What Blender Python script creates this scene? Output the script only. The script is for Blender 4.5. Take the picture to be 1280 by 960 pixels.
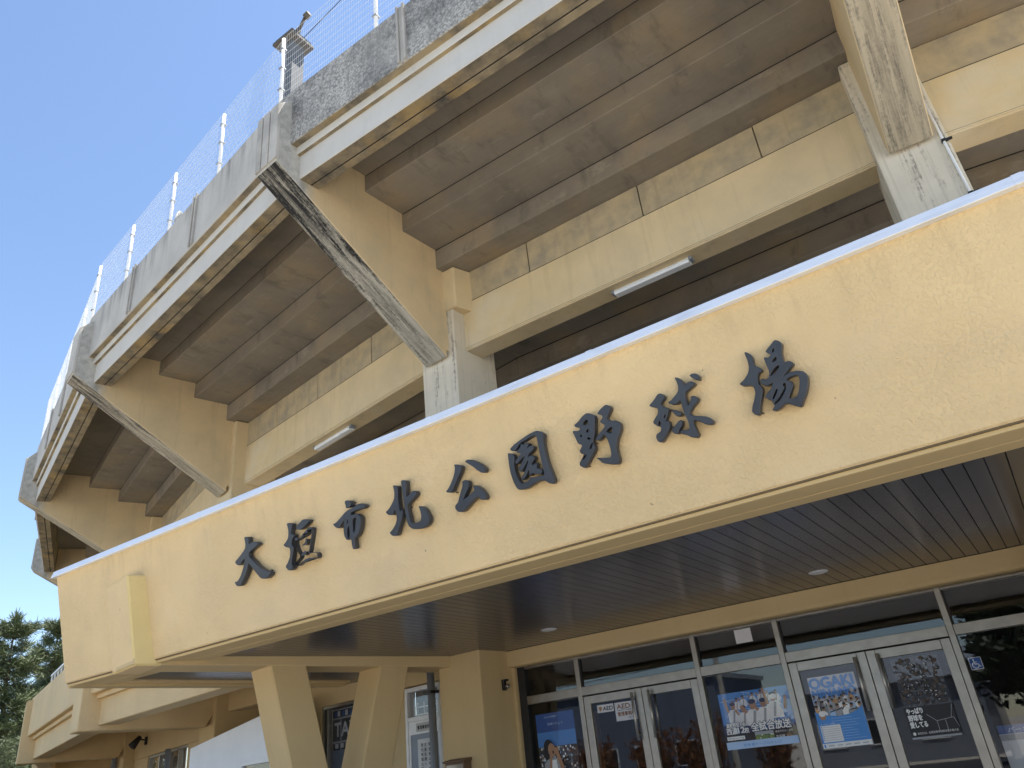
import bpy, bmesh, math, random
from mathutils import Matrix, Vector
R = math.radians
random.seed(7)
H = 1.55                                   # eye height: the measurements below are taken from the eye
scene = bpy.context.scene
for o in list(bpy.data.objects):
    bpy.data.objects.remove(o)
col = scene.collection

# ------------------------------------------------------------------ camera
cam_d = bpy.data.cameras.new('camera')
cam_d.sensor_fit = 'HORIZONTAL'
cam_d.sensor_width = 36.0
cam_d.lens = 949.097 / 1280 * 36
cam_d.clip_start = 0.05
cam_d.clip_end = 4000
cam = bpy.data.objects.new('camera', cam_d)
col.objects.link(cam)
_r, _p, _y = R(-6.4615), R(26.8949), R(-32.3021)
_f = Vector((math.sin(_y) * math.cos(_p), math.cos(_y) * math.cos(_p), math.sin(_p)))
_rt = Vector((math.cos(_y), -math.sin(_y), 0))
_up = _rt.cross(_f)
_r2 = math.cos(_r) * _rt + math.sin(_r) * _up
_u2 = -math.sin(_r) * _rt + math.cos(_r) * _up
cam.matrix_world = Matrix((( _r2.x, _u2.x, -_f.x, 0), (_r2.y, _u2.y, -_f.y, 0), (_r2.z, _u2.z, -_f.z, H), (0, 0, 0, 1)))
scene.camera = cam

# ------------------------------------------------------------------ sky, sun, exposure
SUN_EL, SUN_AZ = 68.0, 30.0                # azimuth from +Y towards +X: the sun stands high behind the stand
world = bpy.data.worlds.new('World')
scene.world = world
world.use_nodes = True
_n = world.node_tree
_sky = _n.nodes.new('ShaderNodeTexSky')
_sky.sky_type = 'NISHITA'
_sky.sun_disc = False
_sky.sun_elevation = R(SUN_EL)
_sky.sun_rotation = R(SUN_AZ)
_sky.air_density = 1.0
_sky.dust_density = 0.2
_sky.ozone_density = 1.5
_n.links.new(_sky.outputs[0], _n.nodes['Background'].inputs[0])
_n.nodes['Background'].inputs[1].default_value = 0.097
sun_d = bpy.data.lights.new('sun', 'SUN')
sun_d.energy = 5.0
sun_d.angle = R(0.5)
sun_d.color = (1.0, 0.95, 0.86)
sun = bpy.data.objects.new('sun', sun_d)
col.objects.link(sun)
_sd = Vector((math.sin(R(SUN_AZ)) * math.cos(R(SUN_EL)), math.cos(R(SUN_AZ)) * math.cos(R(SUN_EL)), math.sin(R(SUN_EL))))
sun.rotation_euler = _sd.to_track_quat('Z', 'Y').to_euler()
sun.location = _sd * 60
scene.render.engine = 'CYCLES'
scene.view_settings.view_transform = 'Standard'
scene.view_settings.look = 'None'
scene.view_settings.gamma = 1
scene.view_settings.use_curve_mapping = False
scene.view_settings.exposure = 1.42
scene.cycles.use_denoising = True
scene.cycles.max_bounces = 10
scene.cycles.diffuse_bounces = 5
scene.cycles.transparent_max_bounces = 16

# ------------------------------------------------------------------ materials
class NT:
    """small helper that strings shader nodes together"""
    def __init__(s, name):
        s.m = bpy.data.materials.new(name)
        s.m.use_nodes = True
        s.t = s.m.node_tree
        s.b = s.t.nodes['Principled BSDF']
        s.co = s.t.nodes.new('ShaderNodeTexCoord').outputs['Object']
    def n(s, kind, **kw):
        x = s.t.nodes.new(kind)
        for k, v in kw.items():
            setattr(x, k, v)
        return x
    def l(s, a, b):
        s.t.links.new(a, b)
    def mapped(s, scale=(1, 1, 1), loc=(0, 0, 0)):
        m = s.n('ShaderNodeMapping')
        m.inputs['Scale'].default_value = scale
        m.inputs['Location'].default_value = loc
        s.l(s.co, m.inputs['Vector'])
        return m.outputs[0]
    def noise(s, scale, detail=4, rough=0.55, vec=None, dist=0.0):
        x = s.n('ShaderNodeTexNoise')
        x.inputs['Scale'].default_value = scale
        x.inputs['Detail'].default_value = detail
        x.inputs['Roughness'].default_value = rough
        x.inputs['Distortion'].default_value = dist
        s.l(vec or s.co, x.inputs['Vector'])
        return x.outputs['Fac']
    def voro(s, scale, vec=None, feature='F1'):
        x = s.n('ShaderNodeTexVoronoi', feature=feature)
        x.inputs['Scale'].default_value = scale
        s.l(vec or s.co, x.inputs['Vector'])
        return x
    def ramp(s, fac, lo, hi, a=0.0, b=1.0):
        x = s.n('ShaderNodeMapRange')
        x.inputs[1].default_value = lo
        x.inputs[2].default_value = hi
        x.inputs[3].default_value = a
        x.inputs[4].default_value = b
        s.l(fac, x.inputs[0])
        return x.outputs[0]
    def math(s, op, a, b=None):
        x = s.n('ShaderNodeMath', operation=op)
        for i, v in enumerate((a, b)):
            if v is None:
                continue
            if isinstance(v, (int, float)):
                x.inputs[i].default_value = v
            else:
                s.l(v, x.inputs[i])
        return x.outputs[0]
    def mix(s, fac, a, b):
        x = s.n('ShaderNodeMix', data_type='RGBA')
        if isinstance(fac, (int, float)):
            x.inputs[0].default_value = fac
        else:
            s.l(fac, x.inputs[0])
        for i, v in ((6, a), (7, b)):
            if isinstance(v, tuple):
                x.inputs[i].default_value = (*v, 1)
            else:
                s.l(v, x.inputs[i])
        return x.outputs[2]
    def xyz(s):
        x = s.n('ShaderNodeSeparateXYZ')
        s.l(s.co, x.inputs[0])
        return x.outputs
    def bump(s, h, strength, dist):
        x = s.n('ShaderNodeBump')
        x.inputs['Strength'].default_value = strength
        x.inputs['Distance'].default_value = dist
        s.l(h, x.inputs['Height'])
        s.l(x.outputs[0], s.b.inputs['Normal'])
    def color(s, c):
        if isinstance(c, tuple):
            s.b.inputs['Base Color'].default_value = (*c, 1)
        else:
            s.l(c, s.b.inputs['Base Color'])
    def rough(s, r):
        if isinstance(r, (int, float)):
            s.b.inputs['Roughness'].default_value = r
        else:
            s.l(r, s.b.inputs['Roughness'])

def plain(name, c, rough=0.6, metal=0.0, var=0.06, scale=6.0):
    t = NT(name)
    f = t.noise(scale, 3)
    t.color(t.mix(t.ramp(f, 0.3, 0.7), tuple(x * (1 - var) for x in c), tuple(min(1, x * (1 + var)) for x in c)))
    t.rough(rough)
    t.b.inputs['Metallic'].default_value = metal
    return t.m

def m_stucco(name, c, grain=1.0):
    """sprayed masonry paint: lumpy grain, faint blotches, rain marks"""
    t = NT(name)
    big = t.noise(0.9, 4, 0.6)
    base = t.mix(t.ramp(big, 0.3, 0.72), tuple(x * 0.9 for x in c), tuple(min(1, x * 1.05) for x in c))
    run = t.noise(1.0, 4, 0.6, t.mapped((3.2, 3.2, 0.22)))
    base = t.mix(t.ramp(run, 0.56, 0.8, 0, 0.35), base, tuple(x * y for x, y in zip(c, (0.83, 0.82, 0.84))))
    # drips under the coping, grey patches, flecks of dirt
    o = t.xyz()
    drip = t.noise(1.0, 5, 0.7, t.mapped((6.5, 6.5, 0.25), (3, 0, 1)))
    base = t.mix(t.math('MULTIPLY', t.ramp(drip, 0.52, 0.7), t.ramp(o['Z'], 2.2, 2.8, 0.0, 0.42)), base, tuple(x * y for x, y in zip(c, (0.66, 0.64, 0.66))))
    pt = t.noise(0.55, 5, 0.62, t.mapped((1, 1, 1.6), (7, 3, 2)))
    base = t.mix(t.ramp(pt, 0.56, 0.7, 0, 0.35), base, tuple(x * y for x, y in zip(c, (0.88, 0.93, 1.12))))
    fl = t.noise(14, 2, 0.5, t.mapped((1, 1, 1), (11, 4, 6)))
    base = t.mix(t.ramp(fl, 0.77, 0.80, 0, 0.55), base, (0.18, 0.13, 0.08))
    spec = t.noise(90, 2, 0.5)
    base = t.mix(t.ramp(spec, 0.68, 0.76, 0, 0.25), base, tuple(x * 0.6 for x in c))
    t.color(base)
    t.rough(0.75)
    t.b.inputs['Specular IOR Level'].default_value = 0.3
    a = t.noise(40, 3, 0.5, None, 0.3)
    b = t.noise(85, 2, 0.5)
    lump = t.ramp(a, 0.44, 0.62)
    patch = t.ramp(t.noise(1.4, 2), 0.35, 0.7, 0.35, 1.0)
    h = t.math('ADD', t.math('MULTIPLY', lump, patch), t.math('MULTIPLY', b, 0.35))
    t.bump(h, 0.62 * grain, 0.011)
    return t.m

def m_concrete(name, c, dirt, amt=0.5, scale=1.3, warm=None, bump=0.25, streak=0.0, rough=0.85):
    """painted or bare cast concrete with blotches, dirt and run marks"""
    t = NT(name)
    big = t.noise(scale, 6, 0.62)
    base = t.mix(t.ramp(big, 0.38, 0.72, 0, amt), c, dirt)
    if warm:
        w = t.noise(scale * 0.8, 5, 0.6, t.mapped((1, 1, 1), (5.3, 2.1, 8.8)))
        base = t.mix(t.ramp(w, 0.5, 0.7, 0, 0.55), base, warm)
    if name == 'weathered_stand_soffit':
        lk = t.noise(1.0, 6, 0.7, t.mapped((2.6, 0.9, 0.9), (6, 2, 3)))
        base = t.mix(t.ramp(lk, 0.55, 0.72, 0, 0.6), base, (0.12, 0.108, 0.095))
        bl = t.noise(2.3, 5, 0.7, t.mapped((0.5, 2, 1), (1, 8, 3)))
        base = t.mix(t.ramp(bl, 0.6, 0.74, 0, 0.5), base, (0.47, 0.42, 0.34))
        bd = t.noise(1.0, 2, 0.5, t.mapped((0.05, 22, 22)))
        base = t.mix(t.ramp(bd, 0.5, 0.68, 0, 0.09), base, (0.14, 0.125, 0.11))
    if name == 'cream_painted_concrete':
        e = t.noise(0.55, 4, 0.6, t.mapped((1, 1, 1.4), (1.7, 4.2, 3.3)))
        base = t.mix(t.ramp(e, 0.56, 0.72, 0, 0.6), base, (0.72, 0.66, 0.53))
    if streak:
        s = t.noise(1.0, 5, 0.65, t.mapped((4.5, 4.5, 0.35)))
        base = t.mix(t.ramp(s, 0.54, 0.78, 0, streak), base, tuple(x * 0.45 for x in dirt))
    sp = t.noise(42, 3, 0.6)
    base = t.mix(t.ramp(sp, 0.62, 0.8, 0, 0.3), base, tuple(x * 0.62 for x in dirt))
    t.color(base)
    t.rough(rough)
    t.b.inputs['Specular IOR Level'].default_value = 0.25
    h = t.math('ADD', t.noise(9, 5, 0.6), t.math('MULTIPLY', t.noise(70, 3), 0.3))
    t.bump(h, bump, 0.02)
    return t.m

def m_aggregate(name):
    """washed pebble concrete: pale stones in dark mortar, blackened in blotches"""
    t = NT(name)
    v = t.voro(26)
    fine = t.noise(34, 4, 0.75)
    mid = t.noise(11, 4, 0.7)
    big = t.noise(1.6, 6, 0.68)
    soot = t.math('ADD', t.math('ADD', t.math('MULTIPLY', big, 0.55), t.math('MULTIPLY', mid, 0.35)), t.math('MULTIPLY', fine, 0.55))
    stone = t.mix(t.ramp(fine, 0.36, 0.64), (0.24, 0.235, 0.22), (0.70, 0.675, 0.62))
    base = t.mix(t.ramp(soot, 0.70, 0.88, 0, 0.9), stone, (0.045, 0.045, 0.048))
    base = t.mix(t.ramp(v.outputs['Distance'], 0.35, 0.8, 0, 0.55), base, (0.08, 0.08, 0.08))
    rn = t.noise(1.0, 6, 0.7, t.mapped((5, 5, 0.4), (2, 6, 1)))
    base = t.mix(t.ramp(rn, 0.5, 0.72, 0, 0.6), base, (0.10, 0.10, 0.10))
    wn = t.noise(0.8, 4, 0.6, t.mapped((1, 1, 1), (9, 1, 4)))
    base = t.mix(t.ramp(wn, 0.5, 0.75, 0, 0.55), base, (0.46, 0.44, 0.40))
    t.color(base)
    t.rough(0.9)
    t.bump(t.math('SUBTRACT', 1.0, v.outputs['Distance']), 0.6, 0.01)
    return t.m

def m_grey_parapet(name):
    t = NT(name)
    o = t.xyz()
    big = t.noise(0.9, 5, 0.6)
    base = t.mix(t.ramp(big, 0.35, 0.7), (0.42, 0.40, 0.365), (0.56, 0.535, 0.485))
    s = t.noise(1.0, 6, 0.7, t.mapped((5, 5, 0.3)))
    top = t.ramp(o['Z'], 8.9, 9.8)
    k = t.math('MULTIPLY', t.ramp(s, 0.48, 0.72), top)
    base = t.mix(t.math('MULTIPLY', k, 0.85), base, (0.07, 0.07, 0.07))
    sp = t.noise(60, 3, 0.7)
    base = t.mix(t.ramp(sp, 0.55, 0.8, 0, 0.45), base, (0.16, 0.16, 0.155))
    t.color(base)
    t.rough(0.9)
    t.bump(t.noise(60, 4, 0.7), 0.3, 0.008)
    return t.m

def m_pillar(name):
    """pale bare concrete with black run-off marks below the bracket"""
    t = NT(name)
    o = t.xyz()
    big = t.noise(1.2, 6, 0.62)
    base = t.mix(t.ramp(big, 0.36, 0.7, 0, 0.7), (0.72, 0.655, 0.535), (0.53, 0.48, 0.39))
    s = t.noise(1.0, 7, 0.72, t.mapped((7, 7, 0.7)))
    m = t.noise(17, 6, 0.8)
    k = t.math('ADD', t.math('MULTIPLY', s, 0.75), t.math('MULTIPLY', m, 0.28))
    high = t.ramp(o['Z'], 4.8, 6.1, 0.0, 0.06)
    k = t.math('ADD', k, high)
    base = t.mix(t.ramp(k, 0.61, 0.71, 0, 0.8), base, (0.08, 0.06, 0.062))
    f = t.noise(1.0, 4, 0.6, t.mapped((22, 22, 0.4), (4, 1, 0)))
    base = t.mix(t.ramp(f, 0.54, 0.7, 0, 0.4), base, (0.34, 0.31, 0.25))
    t.color(base)
    t.rough(0.88)
    t.bump(t.noise(25, 5, 0.7), 0.2, 0.012)
    return t.m

def m_bracket_side(name):
    t = NT(name)
    o = t.xyz()
    big = t.noise(0.9, 6, 0.62)
    base = t.mix(t.ramp(big, 0.38, 0.72, 0, 0.7), (0.72, 0.565, 0.345), (0.52, 0.43, 0.285))
    s = t.noise(1.0, 5, 0.65, t.mapped((4, 4, 0.4)))
    base = t.mix(t.ramp(s, 0.55, 0.8, 0, 0.35), base, (0.30, 0.26, 0.19))
    edge = t.math('ADD', o['Y'], t.math('MULTIPLY', t.noise(2.5, 4), 0.35))
    grey = t.mix(t.ramp(t.noise(7, 5, 0.7), 0.35, 0.7), (0.52, 0.50, 0.45), (0.30, 0.29, 0.26))
    base = t.mix(t.ramp(edge, -3.2, -2.95, 1.0, 0.0), base, grey)
    t.color(base)
    t.rough(0.85)
    t.bump(t.noise(12, 5, 0.6), 0.2, 0.02)
    return t.m

def m_streaked(name, light, dark, lo, hi, tip):
    """soffit of a bracket: algae and soot run along its length, worst near the tip"""
    t = NT(name)
    o = t.xyz()
    g = t.ramp(o['Y'], -3.8, -0.4, tip, 0.0)
    a = t.noise(1.0, 8, 0.72, t.mapped((11, 1.1, 1.1)))
    b = t.noise(1.0, 6, 0.75, t.mapped((46, 2.2, 2.2), (3, 1, 2)))
    mot = t.noise(24, 6, 0.8)
    k = t.math('ADD', t.math('ADD', t.math('MULTIPLY', a, 0.62), t.math('MULTIPLY', b, 0.26)), t.math('MULTIPLY', mot, 0.22))
    k = t.math('ADD', k, g)
    base = t.mix(t.ramp(k, lo, hi), light, dark)
    c = t.noise(1.0, 4, 0.6, t.mapped((9, 0.25, 0.25), (9, 0, 0)))
    base = t.mix(t.ramp(c, 0.5, 0.66, 0, 0.5), base, tuple(x * 0.66 for x in light))
    hair = t.noise(1.0, 3, 0.6, t.mapped((40, 0.3, 0.3), (2, 5, 0)))
    base = t.mix(t.ramp(hair, 0.56, 0.66, 0, 0.5), base, tuple(x * 0.5 for x in light))
    t.color(base)
    t.rough(0.9)
    t.bump(t.math('ADD', t.noise(30, 5, 0.7), b), 0.3, 0.012)
    return t.m

def m_glass(name, tint=0.82, refl=0.06):
    t = NT(name)
    t.t.nodes.remove(t.b)
    g = t.n('ShaderNodeNewGeometry')
    d = t.n('ShaderNodeVectorMath', operation='DOT_PRODUCT')
    t.l(g.outputs['Normal'], d.inputs[0])
    t.l(g.outputs['Incoming'], d.inputs[1])
    c = t.math('ABSOLUTE', d.outputs['Value'])
    k = t.math('POWER', t.math('SUBTRACT', 1.0, c), 5.0)
    f = t.math('ADD', t.math('MULTIPLY', k, 1 - refl), refl)
    tr = t.n('ShaderNodeBsdfTransparent')
    tr.inputs[0].default_value = (tint, tint, tint * 1.01, 1)
    gl = t.n('ShaderNodeBsdfGlossy')
    gl.inputs['Roughness'].default_value = 0.012
    gl.inputs[0].default_value = (0.9, 0.93, 0.97, 1)
    mx = t.n('ShaderNodeMixShader')
    t.l(f, mx.inputs[0]); t.l(tr.outputs[0], mx.inputs[1]); t.l(gl.outputs[0], mx.inputs[2])
    t.l(mx.outputs[0], t.t.nodes['Material Output'].inputs[0])
    return t.m

def m_leaf(name, a, b, rough=0.6):
    t = NT(name)
    g = t.n('ShaderNodeNewGeometry')
    f = t.noise(1.7, 3)
    base = t.mix(t.math('ADD', t.math('MULTIPLY', g.outputs['Random Per Island'], 0.6), t.math('MULTIPLY', f, 0.4)), a, b)
    t.color(base)
    t.rough(rough)
    return t.m

CREAM = (0.79, 0.59, 0.32)
M = {}
M['stucco'] = m_stucco('cream_stucco', CREAM)
M['bracket_side'] = m_bracket_side('bracket_side_paint')
M['stucco_yellow'] = m_stucco('yellow_stucco', (0.80, 0.62, 0.28), 0.5)  # yellower, finer-grained stucco for the side faces of the beam end
M['cream'] = m_concrete('cream_painted_concrete', (0.70, 0.56, 0.35), (0.47, 0.40, 0.27), 0.6, 1.0, (0.72, 0.56, 0.29), 0.15, 0.3)
M['cream_clean'] = m_concrete('cream_painted_wall', (0.66, 0.50, 0.27), (0.52, 0.39, 0.21), 0.4, 0.9, None, 0.1, 0.1)
M['panel'] = m_concrete('stained_wall_panel', (0.50, 0.41, 0.27), (0.26, 0.245, 0.21), 0.8, 2.6, (0.56, 0.44, 0.25), 0.2, 0.3)
M['tread'] = m_concrete('weathered_stand_soffit', (0.30, 0.265, 0.215), (0.18, 0.163, 0.143), 0.8, 0.75, (0.40, 0.30, 0.165), 0.2)
M['beam_white'] = m_concrete('pale_painted_beam', (0.58, 0.565, 0.53), (0.46, 0.445, 0.41), 0.5, 1.2, None, 0.12, 0.15)
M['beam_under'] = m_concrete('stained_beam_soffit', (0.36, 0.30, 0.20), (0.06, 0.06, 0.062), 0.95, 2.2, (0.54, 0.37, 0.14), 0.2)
M['aggregate'] = m_aggregate('washed_pebble_concrete')
M['grey_parapet'] = m_grey_parapet('grey_parapet_concrete')
M['grey'] = m_concrete('grey_concrete', (0.50, 0.475, 0.43), (0.27, 0.26, 0.24), 0.8, 1.5, None, 0.25, 0.6)
M['pillar'] = m_pillar('pale_pillar_concrete')
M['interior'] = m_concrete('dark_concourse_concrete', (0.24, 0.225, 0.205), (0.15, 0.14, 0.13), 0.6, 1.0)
M['streak_black'] = m_streaked('black_streaked_soffit', (0.50, 0.475, 0.41), (0.016, 0.016, 0.018), 0.55, 0.67, 0.12)
M['streak_mid'] = m_streaked('grey_streaked_soffit', (0.52, 0.46, 0.36), (0.04, 0.04, 0.042), 0.55, 0.68, 0.09)
M['streak_light'] = m_streaked('pale_streaked_soffit', (0.52, 0.455, 0.34), (0.05, 0.05, 0.052), 0.54, 0.68, 0.02)
t = NT('pale_coping_metal')
_d = t.noise(1.0, 6, 0.7, t.mapped((2.2, 9, 9)))
t.color(t.mix(t.ramp(_d, 0.5, 0.72, 0, 0.5), (0.90, 0.91, 0.92), (0.60, 0.61, 0.62)))
t.rough(0.38)
t.b.inputs['Metallic'].default_value = 0.2
M['coping'] = t.m
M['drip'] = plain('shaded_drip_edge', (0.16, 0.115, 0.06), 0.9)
M['joint'] = plain('joint_gap_shade', (0.022, 0.02, 0.019), 0.9)  # near-black strip material: the shade of the gaps is put into its colour
M['alu'] = plain('brushed_aluminium', (0.31, 0.295, 0.27), 0.30, 0.85, 0.10, 9)
M['alu_dark'] = plain('dark_gasket', (0.02, 0.02, 0.022), 0.6)
M['steel'] = plain('polished_steel', (0.46, 0.45, 0.43), 0.32, 0.6, 0.03)
M['white_paint'] = plain('white_enamel', (0.82, 0.83, 0.84), 0.4)
M['white_wall'] = plain('white_panel', (0.88, 0.90, 0.93), 0.6, 0, 0.04, 2)
M['wire'] = plain('white_coated_wire', (0.62, 0.65, 0.68), 0.4)
M['letter'] = plain('dark_slate_lettering', (0.042, 0.047, 0.058), 0.30, 0.1, 0.15, 8)
M['black'] = plain('black_plastic', (0.016, 0.016, 0.018), 0.5)
M['pipe'] = plain('grey_pipe_plastic', (0.23, 0.255, 0.29), 0.45)
M['lamp_tube'] = plain('white_lamp_cover', (0.78, 0.81, 0.84), 0.35)
M['glass'] = m_glass('window_glass', 0.95, 0.038)
M['steel_door'] = plain('blue_grey_door', (0.20, 0.24, 0.31), 0.45)
M['wood'] = plain('brown_box_wood', (0.16, 0.095, 0.055), 0.5)
M['tile'] = plain('grey_brown_cap_stone', (0.085, 0.078, 0.07), 0.8)
M['soffit'] = plain('dark_bronze_soffit_metal', (0.115, 0.12, 0.15), 0.24, 0.6, 0.06, 1.0)
M['trim'] = m_concrete('soffit_edge_trim', (0.66, 0.49, 0.25), (0.54, 0.40, 0.21), 0.4, 1.2, None, 0.08)
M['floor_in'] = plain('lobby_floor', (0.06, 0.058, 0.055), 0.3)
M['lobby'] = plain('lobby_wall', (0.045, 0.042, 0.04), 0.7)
# ------------------------------------------------------------------ building helpers
UP = Matrix.Translation((0, 0, H))
WM = {}

class MB:
    """collects closed shapes into one mesh"""
    def __init__(s):
        s.v, s.f, s.mi = [], [], []
    def add(s, verts, faces, mi=0):
        k = len(s.v)
        s.v += [tuple(p) for p in verts]
        for i, f in enumerate(faces):
            s.f.append([k + q for q in f])
            s.mi.append(mi[i] if isinstance(mi, list) else mi)
        return s
    def box(s, x0, x1, y0, y1, z0, z1, mi=0, T=None):
        v = [Vector(p) for p in ((x0, y0, z0), (x1, y0, z0), (x1, y1, z0), (x0, y1, z0), (x0, y0, z1), (x1, y0, z1), (x1, y1, z1), (x0, y1, z1))]
        if T:
            v = [T @ p for p in v]
        return s.add(v, [(0, 3, 2, 1), (4, 5, 6, 7), (0, 1, 5, 4), (1, 2, 6, 5), (2, 3, 7, 6), (3, 0, 4, 7)], mi)
    def loft(s, a, b, mi=0, capmi=None):
        """prism between two matching outlines"""
        n = len(a)
        f = [(i, (i + 1) % n, n + (i + 1) % n, n + i) for i in range(n)]
        m = [mi] * n if not isinstance(mi, list) else list(mi)
        f += [tuple(range(n))[::-1], tuple(range(n, 2 * n))]
        cm = (m[0] if capmi is None else capmi)
        return s.add(list(a) + list(b), f, m + [cm, cm])
    def tube(s, p, q, r, n=10, mi=0, r2=None):
        p, q = Vector(p), Vector(q)
        d = (q - p).normalized()
        a = d.orthogonal().normalized()
        b = d.cross(a)
        r2 = r if r2 is None else r2
        A = [p + (a * math.cos(i * 2 * math.pi / n) + b * math.sin(i * 2 * math.pi / n)) * r for i in range(n)]
        B = [q + (a * math.cos(i * 2 * math.pi / n) + b * math.sin(i * 2 * math.pi / n)) * r2 for i in range(n)]
        return s.loft(A, B, mi)
    def wire(s, p, q, w):
        p, q = Vector(p), Vector(q)
        d = (q - p).normalized()
        a = d.orthogonal().normalized() * w
        b = d.cross(a)
        pts = (a + b, b - a, -a - b, a - b)
        return s.loft([p + o for o in pts], [q + o for o in pts])

def place(o, parent, mat):
    W = UP @ mat
    if parent is not None:
        o.parent = parent
        o.matrix_parent_inverse = Matrix.Identity(4)
        o.matrix_basis = WM[parent].inverted() @ W
    else:
        o.matrix_basis = W
    WM[o] = W
    return o

def build(mb, name, mats, parent=None, mat=None, bevel=0.0, smooth=False, seg=1):
    me = bpy.data.meshes.new(name)
    me.from_pydata(mb.v, [], mb.f)
    mats = mats if isinstance(mats, (list, tuple)) else [mats]
    for m in mats:
        me.materials.append(m)
    for p, i in zip(me.polygons, mb.mi):
        p.material_index = i
        p.use_smooth = smooth
    bm = bmesh.new()
    bm.from_mesh(me)
    bmesh.ops.recalc_face_normals(bm, faces=bm.faces)
    if bevel:
        ed = [e for e in bm.edges if len(e.link_faces) == 2 and e.calc_face_angle(0) > 0.35]
        bmesh.ops.bevel(bm, geom=ed, offset=bevel, segments=seg, profile=0.6, affect='EDGES', clamp_overlap=True)
    bm.to_mesh(me)
    bm.free()
    me.update()
    o = bpy.data.objects.new(name, me)
    col.objects.link(o)
    if parent is None and mat is None:
        mat = Matrix.Identity(4)
    place(o, parent, mat if mat is not None else Matrix.Identity(4))
    return o

def tag(o, label=None, cat=None, group=None, kind=None):
    if label: o['label'] = label
    if cat: o['category'] = cat
    if group: o['group'] = group
    if kind: o['kind'] = kind
    return o

def thing(name, mat, label, cat, group=None):
    o = bpy.data.objects.new(name, None)
    o.empty_display_size = 0.3
    col.objects.link(o)
    place(o, None, mat)
    return tag(o, label, cat, group)

def rename_local(o):
    return WM[o]

CX, CY, R0, STEP = -3.21, 53.8, 44.8, 9.43      # the stand is a polygon of chords about this centre
TAN = math.tan(R(STEP / 2))

def frame(deg, r=R0):
    """local x along the chord, local y into the building, on the circle of radius r"""
    t = R(deg)
    T = Matrix.Translation((CX - math.sin(t) * r, CY - math.cos(t) * r, 0))
    return T @ Matrix.Rotation(-t, 4, 'Z')

def text_tris(body, size, width=None, bold=0.0, align='LEFT'):
    cu = bpy.data.curves.new('lettering', 'FONT')
    cu.body = body
    cu.size = size
    cu.offset = bold
    cu.align_x = align
    cu.resolution_u = 3
    ob = bpy.data.objects.new('lettering', cu)
    col.objects.link(ob)
    bpy.context.view_layer.update()
    me = bpy.data.meshes.new_from_object(ob.evaluated_get(bpy.context.evaluated_depsgraph_get()))
    v = [p.co.copy() for p in me.vertices]
    f = [list(p.vertices) for p in me.polygons]
    bpy.data.objects.remove(ob)
    bpy.data.curves.remove(cu)
    bpy.data.meshes.remove(me)
    if v and width:
        x0, x1 = min(p.x for p in v), max(p.x for p in v)
        k = width / max(1e-6, x1 - x0)
        for p in v:
            p.x = (p.x - x0) * k
    return v, f

FACE = Matrix.Rotation(R(90), 4, 'X')            # local x right, local y up, local z towards the viewer

class Sheet:
    """a flat printed thing: paper with shapes and words printed on it"""
    def __init__(s, w, h, mats, paper=0, t=0.002):
        s.w, s.h, s.mats, s.mb, s.t = w, h, mats, MB(), t
        s.z = t
        s.mb.box(0, w, 0, h, 0, t, paper)
    def layer(s):
        s.z += 0.0002
    def poly(s, pts, mi):
        s.layer()
        s.mb.add([(x, y, s.z) for x, y in pts], [tuple(range(len(pts)))], mi)
    def rect(s, x0, x1, y0, y1, mi):
        s.poly([(x0, y0), (x1, y0), (x1, y1), (x0, y1)], mi)
    def disc(s, x, y, rx, ry, mi, n=14, rot=0.0):
        c, q = math.cos(rot), math.sin(rot)
        s.poly([(x + rx * math.cos(a) * c - ry * math.sin(a) * q, y + rx * math.cos(a) * q + ry * math.sin(a) * c) for a in (i * 2 * math.pi / n for i in range(n))], mi)
    def bar(s, x0, y0, x1, y1, w, mi):
        d = Vector((x1 - x0, y1 - y0)); n = Vector((-d.y, d.x)).normalized() * w / 2
        s.poly([(x0 + n.x, y0 + n.y), (x0 - n.x, y0 - n.y), (x1 - n.x, y1 - n.y), (x1 + n.x, y1 + n.y)], mi)
    def text(s, body, x, y, size, mi, width=None, bold=0.0):
        v, f = text_tris(body, size, width)
        for dx, dy in ([(0, 0)] if not bold else [(-bold, 0), (bold, 0), (0, bold), (0, -bold)]):
            s.layer()
            s.mb.add([(x + dx + p.x, y + dy + p.y, s.z) for p in v], f, mi)
    def make(s, name, parent, mat):
        return build(s.mb, name, s.mats, parent, mat)
# ------------------------------------------------------------------ ground
g = MB()
g.box(-900, 900, -900, 900, -0.5, -0.0)
t = NT('pale_paving')
b_ = t.n('ShaderNodeTexBrick')
b_.inputs['Scale'].default_value = 3.3
b_.inputs['Color1'].default_value = (0.50, 0.455, 0.39, 1)
b_.inputs['Color2'].default_value = (0.45, 0.41, 0.35, 1)
b_.inputs['Mortar'].default_value = (0.32, 0.29, 0.25, 1)
t.l(t.co, b_.inputs['Vector'])
t.color(t.mix(t.ramp(t.noise(0.4, 5), 0.35, 0.7, 0, 0.5), b_.outputs['Color'], (0.38, 0.345, 0.295)))
t.rough(0.85)
ground = build(g, 'ground', t.m, None, Matrix.Translation((0, 0, -H)))
tag(ground, 'pale paved forecourt around the stadium', None, None, 'structure')

road = build(MB().box(-200, 200, -22.5, -11.5, -0.2, 0.004), 'road', m_concrete('asphalt', (0.055, 0.055, 0.058), (0.035, 0.035, 0.037), 0.6, 0.6), None, Matrix.Translation((0, 0, -H)))
tag(road, 'asphalt road across the forecourt', None, None, 'structure')
absorber = build(MB().box(-60, -13.5, 1.0, 40.0, -0.2, 0.008), 'bounce_absorber', m_concrete('dark_absorber_ground', (0.060, 0.048, 0.034), (0.035, 0.030, 0.022), 0.7, 2.0), None, Matrix.Translation((0, 0, -H)))  # unseen dark ground, added to cut the light bounced under the deck
tag(absorber, 'added dark ground bed beside the stadium', None, None, 'structure')
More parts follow.
